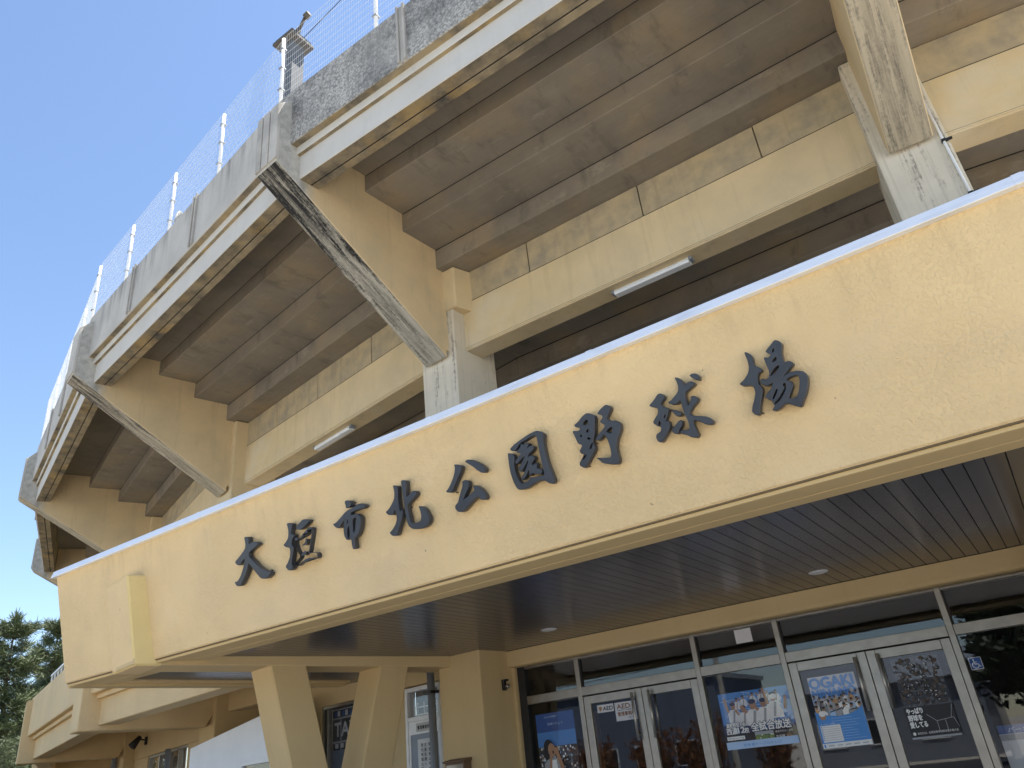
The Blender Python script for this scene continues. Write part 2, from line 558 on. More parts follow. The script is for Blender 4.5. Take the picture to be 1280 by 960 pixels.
# ------------------------------------------------------------------ the stadium
stadium = thing('stadium', Matrix.Translation((CX, 9, -H)), 'cream concrete ballpark stand with canopied entrance and grey bracketed parapet', 'stadium')
I4 = Matrix.Identity(4)

def bay(mb, prof, mi=0, trim=0.004, capmi=None):
    """profile (y, z) swept along one chord, ends mitred on the bracket planes"""
    a = [(-(R0 - y) * TAN + trim, y, z) for y, z in prof]
    b = [((R0 - y) * TAN - trim, y, z) for y, z in prof]
    mb.loft(a, b, mi, capmi)
    return mb

def tread_mesh():
    m = MB()
    # one precast step after the other, each a separate plank: near-black strips paint the shade of the gaps
    st = [(-2.99, 8.99), (-2.022, 8.99), (-1.212, 8.649), (-0.443, 8.282), (0.36, 7.885), (1.16, 7.49), (1.96, 7.09), (2.76, 6.69), (3.56, 6.29), (4.36, 5.89)]
    for i in range(len(st) - 1):
        y0, y1 = st[i][0] if i == 0 else st[i][0], st[i + 1][0]
        z0 = st[i + 1][1] if i else 8.99
        zn = 9.25 if i == 0 else st[i][1] - 0.026        # top of this riser, just short of the next soffit
        if i:
            bay(m, [(y0 + 0.006, zn + 0.0005), (y0 + 0.13, zn + 0.0005), (y0 + 0.13, st[i][1] + 0.001), (y0 + 0.006, st[i][1] + 0.001)], 1)
        bay(m, [(y0, zn), (y0, z0 + 0.008), (y0 + 0.008, z0), (y1 + 0.10, z0), (y1 + 0.10, z0 + 0.10), (y0 + 0.16, z0 + 0.10), (y0 + 0.16, zn)])
    return m
def edge_mesh():
    m = MB()
    bay(m, [(-3.28, 8.60), (-3.28, 8.137), (-3.268, 8.125), (-3.085, 8.125), (-3.075, 8.14), (-3.065, 8.14), (-3.055, 8.125), (-2.945, 8.125), (-2.935, 8.135), (-2.935, 9.0), (-3.2, 9.0), (-3.2, 8.60)],
        [0, 0, 1, 1, 1, 1, 1, 1, 1, 0, 0, 0])
    bay(m, [(-3.078, 8.129), (-3.062, 8.129), (-3.062, 8.139), (-3.078, 8.139)], 2)
    bay(m, [(-3.276, 8.612), (-3.19, 8.612), (-3.19, 8.5905), (-3.276, 8.5905)], 2)
    return m
def mould_mesh():
    m = MB()
    bay(m, [(-3.345, 8.70), (-3.345, 8.575), (-3.335, 8.565), (-3.19, 8.565), (-3.19, 8.70)], [0, 0, 1, 1, 0])
    return m
def parapet_mesh():
    m = MB()
    bay(m, [(-3.46, 9.82), (-3.46, 8.71), (-3.45, 8.70), (-3.30, 8.70), (-3.30, 9.80), (-3.31, 9.83), (-3.45, 9.83)], [0, 0, 1, 1, 0, 0, 0])
    return m
def beam_mesh():
    m = MB()
    a = [(0.0, 7.252), (0.0, 6.352), (0.012, 6.34), (0.39, 6.34), (0.40, 6.352), (0.40, 7.252)]
    bay(m, a)
    bay(m, [(-0.012, 6.385), (-0.012, 6.362), (0.005, 6.362), (0.005, 6.385)])
    bay(m, [(-0.003, 6.396), (-0.003, 6.3855), (0.005, 6.3855), (0.005, 6.396)], 1)
    bay(m, [(0.004, 7.2525), (0.1, 7.2525), (0.1, 7.268), (0.004, 7.268)], 1)
    return m
def panel_mesh(joints):
    m = MB()
    xs = [-(R0 * TAN) + 0.05] + joints + [R0 * TAN - 0.05]
    for x0, x1 in zip(xs, xs[1:]):
        m.box(x1 - 0.008, x1 + 0.008, 0.06, 0.2, 7.27, 7.87, 1)
        m.box(x0 + 0.009, x1 - 0.009, 0.02 + random.uniform(-0.004, 0.004), 0.2, 7.27, 7.872)
    return m
def bracket_mesh():
    m = MB()
    p = [(-0.45, 6.17), (-3.83, 8.24), (-3.83, 9.36), (-3.81, 9.40), (-3.45, 9.78), (-3.25, 9.78), (-3.2, 9.12), (-2.1, 9.12), (-1.3, 8.78), (-0.5, 8.38), (0.2, 8.0), (0.2, 6.30), (-0.45, 6.30)]
    a = [(-0.25, y, z) for y, z in p]
    b = [(0.25, y, z) for y, z in p]
    m.loft(a, b, [1, 2, 2, 2, 2, 0, 0, 0, 0, 0, 0, 0, 3], 0)
    return m
def fin_mesh():
    """the ribbed end of the bracket that rises in front of the parapet joint"""
    m = MB()
    for x0, x1 in ((-0.262, -0.135), (-0.105, 0.05), (0.08, 0.262)):
        a = [(-3.855, 8.275), (-3.855, 9.355), (-3.83, 9.39), (-3.80, 9.39), (-3.80, 8.275)]
        m.loft([(x0, y, z) for y, z in a], [(x1, y, z) for y, z in a])
    return m
def pillar_mesh(corbel):
    m = MB()
    if corbel:
        m.box(-0.39, 0.39, -0.40, 0.62, -H + 0.001, 1.98)
    else:
        m.box(-0.39, 0.39, -0.40, 0.62, 1.99, 7.862)
    return m

proto = {}
JOINTS = {0: [-1.9, 0.19, 2.05], 1: [-2.0, -0.38, 1.505], 2: [-1.4, 0.9], -1: [-1.0, 1.2], 3: [0.3]}
RIBS = {0: [-1.447, 1.3], 1: [1.05, -1.63], 2: [1.0, -1.2], -1: [-1.2], 3: [0.6]}
for k in (0, 1, 2, 3, -1):
    T = frame(STEP * k)
    for key, mk, mats in (('stand_deck', tread_mesh, [M['tread'], M['joint']]), ('edge_beam', edge_mesh, [M['beam_white'], M['beam_under'], M['joint']]),
                          ('moulding', mould_mesh, [M['beam_white'], M['beam_under']]), ('ring_beam', beam_mesh, [M['cream'], M['joint']])):
        if key not in proto:
            proto[key] = build(mk(), key, mats, stadium, T)
        else:
            o = proto[key].copy()
            col.objects.link(o)
            place(o, stadium, T)
    pm = M['aggregate'] if k in (0, -1) else M['grey_parapet']
    par = build(parapet_mesh(), 'parapet', [pm, M['beam_under']], stadium, T, 0.008)
    if k in (0, -1):
        par['label'] = 'dark pebble-finished parapet wall'
    for u in RIBS[k]:
        j = MB()
        j.box(u - 0.075, u + 0.075, -3.472, -3.455, 8.72, 9.845)
        j.box(u - 0.075, u - 0.038, -3.50, -3.4725, 8.72, 9.845)
        j.box(u + 0.038, u + 0.075, -3.50, -3.4725, 8.72, 9.845)
        build(j, 'joint_cover', M['grey'], par, T, 0.004)
    build(panel_mesh(JOINTS[k]), 'wall_panel', [M['panel'], M['joint']], stadium, T, 0.004)
for i in (0, 1, 2, 3, -1):
    th = STEP * (i + 0.5)
    T = frame(th)
    sm = {0: 'streak_black', 1: 'streak_mid', 2: 'streak_light', 3: 'streak_light', -1: 'streak_light'}[i]
    br = build(bracket_mesh(), 'bracket', [M['bracket_side'], M[sm], M['grey'], M[sm]], stadium, T, 0.012)
    if i == 0:
        br['label'] = 'bracket with a soot-black underside'
    build(fin_mesh(), 'rib', M['grey'] if i in (0, -1) else M['grey_parapet'], br, T, 0.006)
    build(pillar_mesh(False), 'pillar', M['pillar'] if i in (0, -1) else M['cream'], stadium, T, 0.03, False, 2)
    build(pillar_mesh(True), 'pillar', M['cream_clean'], stadium, T, 0.02, False, 2)
c = MB()
_pl = [(0.0, -0.47), (0.50, -0.43), (0.62, 0.03), (0.0, 0.03)]
c.loft([(x, y, 7.06) for x, y in _pl], [(x, y, 7.876) for x, y in _pl])
build(c, 'corbel', M['cream'], stadium, frame(STEP / 2), 0.025)

# walkway inside the stand, seen as the dark slot above the canopy
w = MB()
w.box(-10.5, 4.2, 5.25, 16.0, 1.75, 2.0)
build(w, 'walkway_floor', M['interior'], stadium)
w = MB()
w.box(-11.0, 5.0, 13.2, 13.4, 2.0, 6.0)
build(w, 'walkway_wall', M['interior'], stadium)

# ------------------------------------------------------------------ canopy: sloping fascia, coping, soffit, side beams
XL, XR = -10.03, 3.6
canopy = MB()
fp = [(5.0, 1.49), (4.735, 2.815), (4.93, 2.815), (5.19, 1.49)]
canopy.loft([(XL - (z - 1.49) * 0.09, y, z) for y, z in fp], [(XR + (z - 1.49) * 0.09, y, z) for y, z in fp])
# return face running back from the left corner
for sx, x in ((-1, XL), (1, XR)):
    rp = [(5.19, 1.49), (4.93, 2.815), (9.0, 2.815), (9.0, 1.49)]
    def q(y, z, o):
        return (x + sx * ((z - 1.49) * 0.09 + o) - sx * (y - 5.0) * 0.148, y, z)
    canopy.loft([q(y, z, -0.16) for y, z in rp], [q(y, z, 0.0) for y, z in rp])
canopy = build(canopy, 'canopy', M['stucco'], stadium, None, 0.012)
cp = [(4.690, 2.760), (4.718, 2.846), (4.99, 2.876), (4.99, 2.80), (4.74, 2.760)]
cm_ = MB()
xs = [XL - 0.155, -7.2, -5.5, -2.25, 0.7, XR + 0.15]
for x0, x1 in zip(xs, xs[1:]):
    cm_.loft([(x0 + 0.0015, y, z) for y, z in cp], [(x1 - 0.0015, y, z) for y, z in cp])
for i in range(1, 6):
    # lap joints with a cover strip
    xj = xs[i] if i < 5 else -3.9
    cm_.loft([(xj - 0.03, y - (0.003 if y < 4.8 else 0), z + (0.003 if z > 2.8 else -0.002)) for y, z in cp], [(xj + 0.03, y - (0.003 if y < 4.8 else 0), z + (0.003 if z > 2.8 else -0.002)) for y, z in cp])
for sx, x in ((-1, XL), (1, XR)):
    a = []
    for y in (4.992, 9.0):
        bx = x + sx * 0.12 - sx * (y - 5.0) * 0.148
        a.append([(bx - 0.2, y, 2.79), (bx + 0.2, y, 2.79), (bx + 0.2, y, 2.86), (bx - 0.2, y, 2.86)])
    cm_.loft(a[0], a[1])
build(cm_, 'coping', M['coping'], canopy, None, 0.004)
tr = MB()
def xl(y): return -8.0 + 0.3014 * (y - 5.645)          # inner face of the left side beam
def xr(y): return 2 * CX - xl(y)
def strip(y0, y1, z0, z1):
    tr.loft([(XL + 0.02, y0, z0), (XL + 0.02, y0, z1), (XL + 0.05, y1, z1), (XL + 0.05, y1, z0)], [(XR - 0.02, y0, z0), (XR - 0.02, y0, z1), (XR - 0.05, y1, z1), (XR - 0.05, y1, z0)])
strip(5.030, 5.088, 1.452, 1.52)
strip(5.108, 5.332, 1.470, 1.53)
strip(5.357, 5.528, 1.474, 1.53)
build(tr, 'edge_trim', M['trim'], canopy, None, 0.004)
tr = MB()
strip(5.012, 5.0295, 1.478, 1.492)
strip(5.0885, 5.1075, 1.476, 1.52)
build(tr, 'drip_edge', M['drip'], canopy)
tr = MB()
strip(5.3325, 5.3565, 1.479, 1.52)
build(tr, 'drip_groove', M['joint'], canopy)  # near-black strip paints the shade inside the groove
so = MB()
x = 0.104 + 0.1275 * 27
while x > -10.0:
    x0, x1 = x - 0.1275 + 0.0015, x - 0.0015
    y0 = 5.525
    ye = 9.42
    # boards end on the splayed side beams
    for p, s_ in ((xl, 1), (xr, -1)):
        pass
    xc = (x0 + x1) / 2
    if xc < xl(8.75) + 0.1:
        ye = min(ye, 5.645 + (xc + 8.0) / 0.3014 + 0.4) if xc > xl(5.2) else 9.0
    if xc > xr(8.75) - 0.1:
        ye = min(ye, 5.645 + ((2 * CX - xc) + 8.0) / 0.3014 + 0.4) if xc < xr(5.2) else 9.0
    if ye > y0 + 0.05:
        so.loft([(x0, y0, 1.528), (x0 + 0.003, y0, 1.52), (x1 - 0.003, y0, 1.52), (x1, y0, 1.528), (x1, y0, 1.545), (x0, y0, 1.545)],
                [(x0, ye, 1.528), (x0 + 0.003, ye, 1.52), (x1 - 0.003, ye, 1.52), (x1, ye, 1.528), (x1, ye, 1.545), (x0, ye, 1.545)])
    x -= 0.1275
so.box(-10.0, 3.55, 5.5, 9.45, 1.547, 1.60)
build(so, 'soffit', M['soffit'], canopy)
# side beams with the boxed beam end on the fascia, and their V shaped legs
LEG = M['cream_clean']
for sx in (1, -1):
    def P(w_, y, z):
        """w_ across the beam from its inner face, y into the building"""
        X = xl(y) - w_
        return (X if sx > 0 else 2 * CX - X, y + 0.19 * w_, z)
    m = MB()
    pr = [(4.80, 1.435), (4.80, 1.60), (8.85, 1.60), (8.85, 1.378)]
    m.loft([P(0.0, y, z) for y, z in pr], [P(0.5, y, z) for y, z in pr])
    sb = build(m, 'side_beam', M['cream_clean'], canopy, None, 0.012)
    m = MB()
    pr = [(4.81, 1.425), (4.63, 2.40), (4.95, 2.41), (5.1, 1.425)]
    m.loft([P(-0.004, y, z) for y, z in pr], [P(0.62, y, z) for y, z in pr], [1, 1, 1, 1], 0)
    be = build(m, 'beam_end', [M['stucco_yellow'], M['stucco']], sb, None, 0.02)
    m = MB()
    # outer edge beam of the canopy
    pr = [(5.10, 1.455), (5.10, 1.515), (9.0, 1.515), (9.0, 1.455)]
    def Q(w_, y, z):
        X = -9.83 + 0.148 * (y - 5.86) - w_
        return (X if sx > 0 else 2 * CX - X, y, z)
    m.loft([Q(0.0, y, z) for y, z in pr], [Q(0.22, y, z) for y, z in pr])
    build(m, 'outer_beam', M['trim'], canopy, None, 0.01)
    for (ya, yb, s_) in ((6.27, 6.72, 0.285), (7.70, 8.12, -0.255)):
        m = MB()
        def z2(y, z): return y + s_ * (1.42 - z) / 1.13
        pr = [(ya, 1.46), (yb, 1.46), (yb, -0.42), (ya, -0.42)]
        m.loft([P(0.01, z2(y, z), z) for y, z in pr], [P(0.49, z2(y, z), z) for y, z in pr])
        build(m, 'leg', LEG, stadium, None, 0.02)
    m = MB()
    m.loft([P(-0.05, y, z) for y, z in ((6.7, -H), (6.7, -0.35), (7.75, -0.35), (7.75, -H))], [P(0.55, y, z) for y, z in ((6.7, -H), (6.7, -0.35), (7.75, -0.35), (7.75, -H))])
    build(m, 'leg_base', LEG, stadium, None, 0.03)

# ------------------------------------------------------------------ entrance
m = MB()
m.loft([(-6.60, 9.30, 1.515), (-6.60, 9.30, 1.345), (-6.60, 9.315, 1.31), (-6.60, 9.35, 1.295), (-6.60, 9.62, 1.295), (-6.60, 9.62, 1.515)],
       [(0.2, 9.30, 1.515), (0.2, 9.30, 1.345), (0.2, 9.315, 1.31), (0.2, 9.35, 1.295), (0.2, 9.62, 1.295), (0.2, 9.62, 1.515)])
build(m, 'entrance_lintel', M['cream_clean'], stadium)
for x0, x1 in ((-6.62, -6.435), (0.02, 0.2)):
    build(MB().box(x0, x1, 9.38, 9.62, -H, 1.30), 'entrance_jamb', M['cream_clean'], stadium, None, 0.012)
GY = 9.5
fr = MB()
MX = [(-6.43, -6.36), (-5.50, -5.435), (-3.80, -3.735), (-2.745, -2.68), (-0.955, -0.89), (-0.04, 0.03)]
for i, (a, b_) in enumerate(MX):
    fr.box(a, b_, GY - 0.045, GY + 0.06, -H, 1.30)
segs = [(MX[i][1], MX[i + 1][0]) for i in range(5)]
for a, b_ in segs:
    fr.box(a + 0.001, b_ - 0.001, GY - 0.042, GY + 0.055, 0.796, 0.905)
    fr.box(a + 0.001, b_ - 0.001, GY - 0.04, GY + 0.055, 1.262, 1.292)
for a, b_ in (segs[0], segs[2], segs[4]):
    fr.box(a + 0.001, b_ - 0.001, GY - 0.04, GY + 0.05, -H, -1.45)
ent = build(fr, 'entrance_frame', M['alu'], stadium, None, 0.004)
for a, b_ in MX[1:5]:
    build(MB().box(b_ + 0.001, b_ + 0.018, GY - 0.02, GY + 0.03, 0.905, 1.262), 'gasket', M['alu_dark'], ent)
build(MB().box(MX[0][0] - 0.004, MX[0][1] + 0.045, GY - 0.048, GY + 0.03, -H, 1.294), 'gasket', M['alu_dark'], ent)
for i, (a, b_) in enumerate(segs):
    pn = MB().box(a, b_, GY, GY + 0.008, 0.90, 1.27)
    build(pn, 'transom_window', M['glass'], stadium)
for a, b_ in (segs[0], segs[2], segs[4]):
    pn = MB().box(a, b_, GY, GY + 0.008, -1.46, 0.80)
    build(pn, 'side_window', M['glass'], stadium)
def door(x0, x1, hinge_left):
    d = MB()
    d.box(x0, x0 + 0.095, GY - 0.03, GY + 0.02, -H + 0.02, 0.785)
    d.box(x1 - 0.095, x1, GY - 0.03, GY + 0.02, -H + 0.02, 0.785)
    d.box(x0 + 0.096, x1 - 0.096, GY - 0.028, GY + 0.018, 0.685, 0.784)
    d.box(x0 + 0.096, x1 - 0.096, GY - 0.028, GY + 0.018, -H + 0.02, -1.35)
    dr = build(d, 'entrance_door', M['alu'], stadium, None, 0.004)
    build(MB().box(x0 + 0.09, x1 - 0.09, GY - 0.006, GY + 0.002, -1.36, 0.69), 'pane', M['glass'], dr)
    hx = x1 - 0.115 if hinge_left else x0 + 0.115
    h = MB()
    h.tube((hx, GY - 0.085, 0.74), (hx, GY - 0.085, 0.19), 0.017, 12)
    for z in (0.68, 0.25):
        h.tube((hx, GY - 0.085, z), (hx, GY - 0.028, z), 0.010, 8)
    h.tube((hx, GY + 0.07, 0.74), (hx, GY + 0.07, 0.19), 0.017, 12)
    for z in (0.68, 0.25):
        h.tube((hx, GY + 0.07, z), (hx, GY + 0.018, z), 0.010, 8)
    build(h, 'handle', M['steel'], dr, None, 0, True)
for i in (1, 3):
    a, b_ = segs[i]
    c_ = {1: -4.575, 3: -1.815}[i]
    door(a + 0.004, c_ - 0.003, True)
    door(c_ + 0.003, b_ - 0.004, False)
# lobby behind the glass
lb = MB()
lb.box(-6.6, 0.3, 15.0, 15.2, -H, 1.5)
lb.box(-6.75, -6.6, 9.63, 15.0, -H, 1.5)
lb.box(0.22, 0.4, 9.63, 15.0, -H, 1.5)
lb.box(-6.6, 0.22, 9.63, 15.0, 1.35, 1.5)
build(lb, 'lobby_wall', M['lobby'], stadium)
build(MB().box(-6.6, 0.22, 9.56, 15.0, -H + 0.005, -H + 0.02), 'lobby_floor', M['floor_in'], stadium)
# ------------------------------------------------------------------ lower ring: deck parapet, brackets, walls left of the canopy
def low_edge(umax=None):
    m = MB()
    def run(prof):
        a = [(-(R0 - y) * TAN + 0.004, y, z) for y, z in prof]
        b = [((R0 - y) * TAN - 0.004 if umax is None else umax, y, z) for y, z in prof]
        m.loft(a, b)
    run([(-2.30, 2.0), (-2.30, 1.482), (-2.29, 1.47), (-1.95, 1.47), (-1.95, 2.2), (-2.2, 2.2), (-2.2, 2.0)])
    run([(-2.385, 1.915), (-2.385, 2.0), (-2.27, 2.0), (-2.27, 1.915)])
    run([(-2.50, 2.93), (-2.50, 2.03), (-2.49, 2.0), (-2.33, 2.0), (-2.33, 2.93)])
    return m
def low_bracket():
    m = MB()
    p = [(-2.78, 1.405), (-2.755, 1.385), (-0.52, 1.365), (-0.36, 1.62), (-0.3, 1.62), (-0.3, 2.15), (-2.35, 2.15), (-2.35, 2.45), (-2.45, 2.86), (-2.74, 2.86), (-2.78, 2.82)]
    m.loft([(-0.25, y, z) for y, z in p], [(0.25, y, z) for y, z in p])
    return m
def low_deck():
    m = MB()
    bay(m, [(-1.97, 2.18), (-1.97, 1.98), (3.0, 1.98), (3.0, 2.18)])
    return m
base = {}
build(low_edge(0.9), 'deck_parapet', M['stucco'], stadium, frame(STEP), 0.012)
for k in (1, 2, 3):
    T = frame(STEP * k)
    for key, mk, mat_, bv in (('deck_parapet', low_edge, M['stucco'], 0.012), ('deck_slab', low_deck, M['cream_clean'], 0)):
        if k == 1 and key == 'deck_parapet':
            continue
        if key not in base:
            base[key] = build(mk(), key, mat_, stadium, T, bv)
        else:
            o = base[key].copy(); col.objects.link(o); place(o, stadium, T)
for i in (1, 2, 3):
    T = frame(STEP * (i + 0.5))
    if 'deck_bracket' not in base:
        base['deck_bracket'] = build(low_bracket(), 'deck_bracket', M['stucco'], stadium, T, 0.02)
    else:
        o = base['deck_bracket'].copy(); col.objects.link(o); place(o, stadium, T)

# wall under the deck beside the entrance: two openings
T1 = frame(STEP)
WL, WR = -1.05, 3.3
m = MB()
def wallbox(x0, x1, z0, z1): m.box(x0, x1, 0.0, 0.2, z0, z1)
W1, D1 = (-0.06, 1.10, -0.75, 1.29), (2.20, 3.02, -H, 1.27)
wallbox(WL, WR, 1.292, 1.978)
wallbox(WL, W1[0], -H, 1.292)
wallbox(W1[0], W1[1], -H, W1[2])
wallbox(W1[1], D1[0], -H, 1.292)
wallbox(D1[1], WR, -H, 1.292)
build(m, 'lower_wall', M['cream_clean'], stadium, T1)
m = MB()
m.box(-3.45, WL - 0.002, -0.03, 0.25, 1.61, 1.978)
build(m, 'deck_beam', M['cream_clean'], stadium, T1, 0.015)
m = MB()
m.box(-3.6, WL - 0.002, 2.2, 2.4, -H, 1.978)
build(m, 'recess_wall', M['interior'], stadium, T1)
f = MB()
x0, x1, z0, z1 = W1
for q in ((x0, x0 + 0.05, z0, z1), (x1 - 0.05, x1, z0, z1)):
    f.box(q[0], q[1], 0.02, 0.12, q[2], q[3])
f.box(x0 + 0.05, x1 - 0.05, 0.021, 0.119, z1 - 0.05, z1)
f.box(x0 + 0.05, x1 - 0.05, 0.021, 0.119, z0, z0 + 0.05)
f.box(x0 + 0.13, x0 + 0.165, 0.022, 0.11, z0 + 0.05, z1 - 0.05)
wf = build(f, 'office_window', M['alu'], stadium, T1, 0.004)
build(MB().box(x0 + 0.05, x1 - 0.05, 0.07, 0.078, z0 + 0.05, z1 - 0.05), 'pane', M['glass'], wf, T1)
build(MB().box(x0, x1, 0.13, 0.16, z0, 0.62), 'inner_blind', M['steel_door'], wf, T1)
build(MB().box(x0 - 0.02, x1 + 0.02, 0.9, 1.0, z0, z1), 'room_wall', M['lobby'], wf, T1)
tk = {k: plain('reflected_sign_' + k, c_, 0.5) for k, c_ in (('blue', (0.06, 0.16, 0.42)), ('white', (0.55, 0.58, 0.62)), ('dark', (0.03, 0.033, 0.04)), ('grey', (0.33, 0.35, 0.38)))}
sg = Sheet(0.86, 0.66, [tk['dark'], tk['blue'], tk['white'], tk['grey']], 0)  # reflection of a sign across the way, painted on a sheet behind the pane
sg.rect(0.0, 0.86, 0.46, 0.49, 3); sg.rect(0.0, 0.86, 0.60, 0.62, 3); sg.rect(0.0, 0.86, 0.10, 0.13, 3); sg.rect(0.22, 0.25, 0.0, 0.46, 3)
for i_, ch in enumerate('0562'):
    sg.text(ch, 0.05 + i_ * 0.22, 0.505, 0.10, 1, 0.07, 0.004); sg.rect(0.14 + i_ * 0.22, 0.215 + i_ * 0.22, 0.505, 0.585, 2)
sg.text('TAXI', 0.06, 0.20, 0.30, 2, 0.70, 0.008)
for i_ in range(5):
    sg.rect(0.08 + i_ * 0.15, 0.17 + i_ * 0.15, 0.02, 0.09, 2)
sg.make('reflected_sign', wf, T1 @ Matrix.Translation((W1[0] + 0.18, 0.11, 0.60)) @ FACE)
# office door with transom light, sign plate and paper notice
f = MB()
x0, x1, z0, z1 = D1
f.box(x0, x0 + 0.06, 0.0 - 0.01, 0.12, -H, z1)
f.box(x1 - 0.06, x1, 0.0 - 0.01, 0.12, -H, z1)
f.box(x0 + 0.061, x1 - 0.061, -0.008, 0.118, z1 - 0.06, z1)
f.box(x0 + 0.061, x1 - 0.061, -0.008, 0.118, 0.80, 0.86)
f.box(x0 + 0.061, x1 - 0.061, 0.0, 0.05, 0.62, 0.80)
f.box(x0 + 0.061, x0 + 0.10, 0.0, 0.05, -H, 0.62)
f.box(x1 - 0.10, x1 - 0.061, 0.0, 0.05, -H, 0.62)
od = build(f, 'office_door', M['white_paint'], stadium, T1, 0.005)
build(MB().box(x0 + 0.10, x1 - 0.10, 0.012, 0.04, -H, 0.62), 'door_panel', M['steel_door'], od, T1)
build(MB().box(x0 + 0.06, x1 - 0.06, 0.05, 0.056, 0.86, z1 - 0.06), 'pane', M['glass'], od, T1)
build(MB().box(x0 + 0.02, x1 - 0.02, 0.19, 0.2, 0.80, z1), 'room_wall', M['pipe'], od, T1)
b2 = MB()
for i in range(4):
    b2.box(x0 + 0.16 + i * 0.15, x0 + 0.175 + i * 0.15, 0.1, 0.115, 0.9, 1.06)
b2.box(x0 + 0.12, x1 - 0.08, 0.1, 0.115, 0.985, 1.0)
b2.box(x0 + 0.10, x1 - 0.06, 0.09, 0.12, 0.875, 0.895)
build(b2, 'window_bar', M['white_paint'], od, T1)
mats_p = [plain('printed_white', (0.66, 0.68, 0.70), 0.6), plain('printed_black', (0.02, 0.02, 0.025), 0.6), plain('printed_grey', (0.50, 0.51, 0.50), 0.6)]
s = Sheet(0.33, 0.115, mats_p, 2)
s.text('管理事務所', 0.03, 0.035, 0.055, 1, 0.27, 0.002)
s.make('name_plate', od, T1 @ Matrix.Translation((x0 + 0.24, -0.002, 0.65)) @ FACE)
s = Sheet(0.36, 0.98, mats_p, 0)
for cx_, txt in ((0.24, '関係者以外立入禁止御用の方は'), (0.16, '正面玄関へ'), (0.09, '受付時間九時')):
    for i, ch in enumerate(txt):
        s.text(ch, cx_, 0.88 - i * 0.062, 0.05, 1, None, 0.001)
s.make('notice', od, T1 @ Matrix.Translation((x0 + 0.25, 0.008, -0.43)) @ FACE)

# wall of the next bay: strip window under the deck beam
T2 = frame(STEP * 2)
m = MB()
m.box(-3.45, 3.45, -0.02, 0.25, 1.245, 1.978)
m.box(-3.45, -1.9, 0.0, 0.2, -H, 1.243)
m.box(1.6, 3.45, 0.0, 0.2, -H, 1.243)
m.box(-1.9, 1.6, 0.0, 0.2, -H, 0.2)
build(m, 'lower_wall', M['cream_clean'], stadium, T2)
f = MB()
for x in (-1.9, -0.95, -0.02, 0.72, 1.54):
    f.box(x, x + 0.06, 0.03, 0.13, 0.2, 1.243)
f.box(-1.84, 1.54, 0.031, 0.129, 1.19, 1.243)
wf = build(f, 'strip_window', M['alu'], stadium, T2, 0.004)
build(MB().box(-1.85, 1.55, 0.07, 0.078, 0.2, 1.2), 'pane', M['glass'], wf, T2)
cu = MB()
for i in range(60):
    x = -1.85 + i * 0.04
    cu.box(x, x + 0.036, 0.24 + 0.02 * math.sin(i * 1.9), 0.26 + 0.02 * math.sin(i * 1.9), 0.2, 1.24)
build(cu, 'curtain', plain('beige_curtain', (0.34, 0.26, 0.17), 0.9), wf, T2)
T3 = frame(STEP * 3)
m = MB()
m.box(-3.45, 3.45, 0.0, 0.25, -H, 1.978)
build(m, 'lower_wall', M['cream_clean'], stadium, T3)

# pipes that belong to the building
def pipe(name, pts, r, T, mat_, clamps=()):
    m = MB()
    for a, b_ in zip(pts, pts[1:]):
        m.tube(a, b_, r, 14)
    o = build(m, name, mat_, stadium, T, 0, True)
    if clamps:
        for z in clamps:
            c_ = MB()
            a, b_ = pts[0], pts[-1]
            k = (z - a[2]) / (b_[2] - a[2])
            x = a[0] + (b_[0] - a[0]) * k; y = a[1] + (b_[1] - a[1]) * k
            c_.box(x - r * 1.5, x + r * 1.5, y - r * 1.5, y + r * 1.4, z - 0.018, z + 0.018)
            c_.box(x + r * 1.3, x + r * 1.3 + 0.07, y - 0.012, y + 0.012, z - 0.015, z + 0.015)
            build(c_, 'clamp', M['black'], o, T)
    return o
pipe('downpipe', [(2.96, -0.12, 1.50), (2.96, -0.12, -H)], 0.055, T1, M['pipe'], (1.13,))
pipe('downpipe', [(-4.15, -0.32, 1.95), (-4.15, -0.32, -H)], 0.075, frame(STEP * 2), M['pipe'], (0.9,))
pipe('downpipe', [(3.35, -0.10, 1.24), (3.35, -0.10, -H)], 0.07, T2, M['pipe'])
pipe('downpipe', [(0.45, -0.12, 1.24), (0.45, -0.12, -H)], 0.06, T2, M['pipe'])
CT = frame(-STEP / 2)
pipe('conduit', [(0.30, -0.43, 7.2), (0.355, -0.43, 4.6)], 0.016, CT, M['white_paint'], (6.08, 5.27))
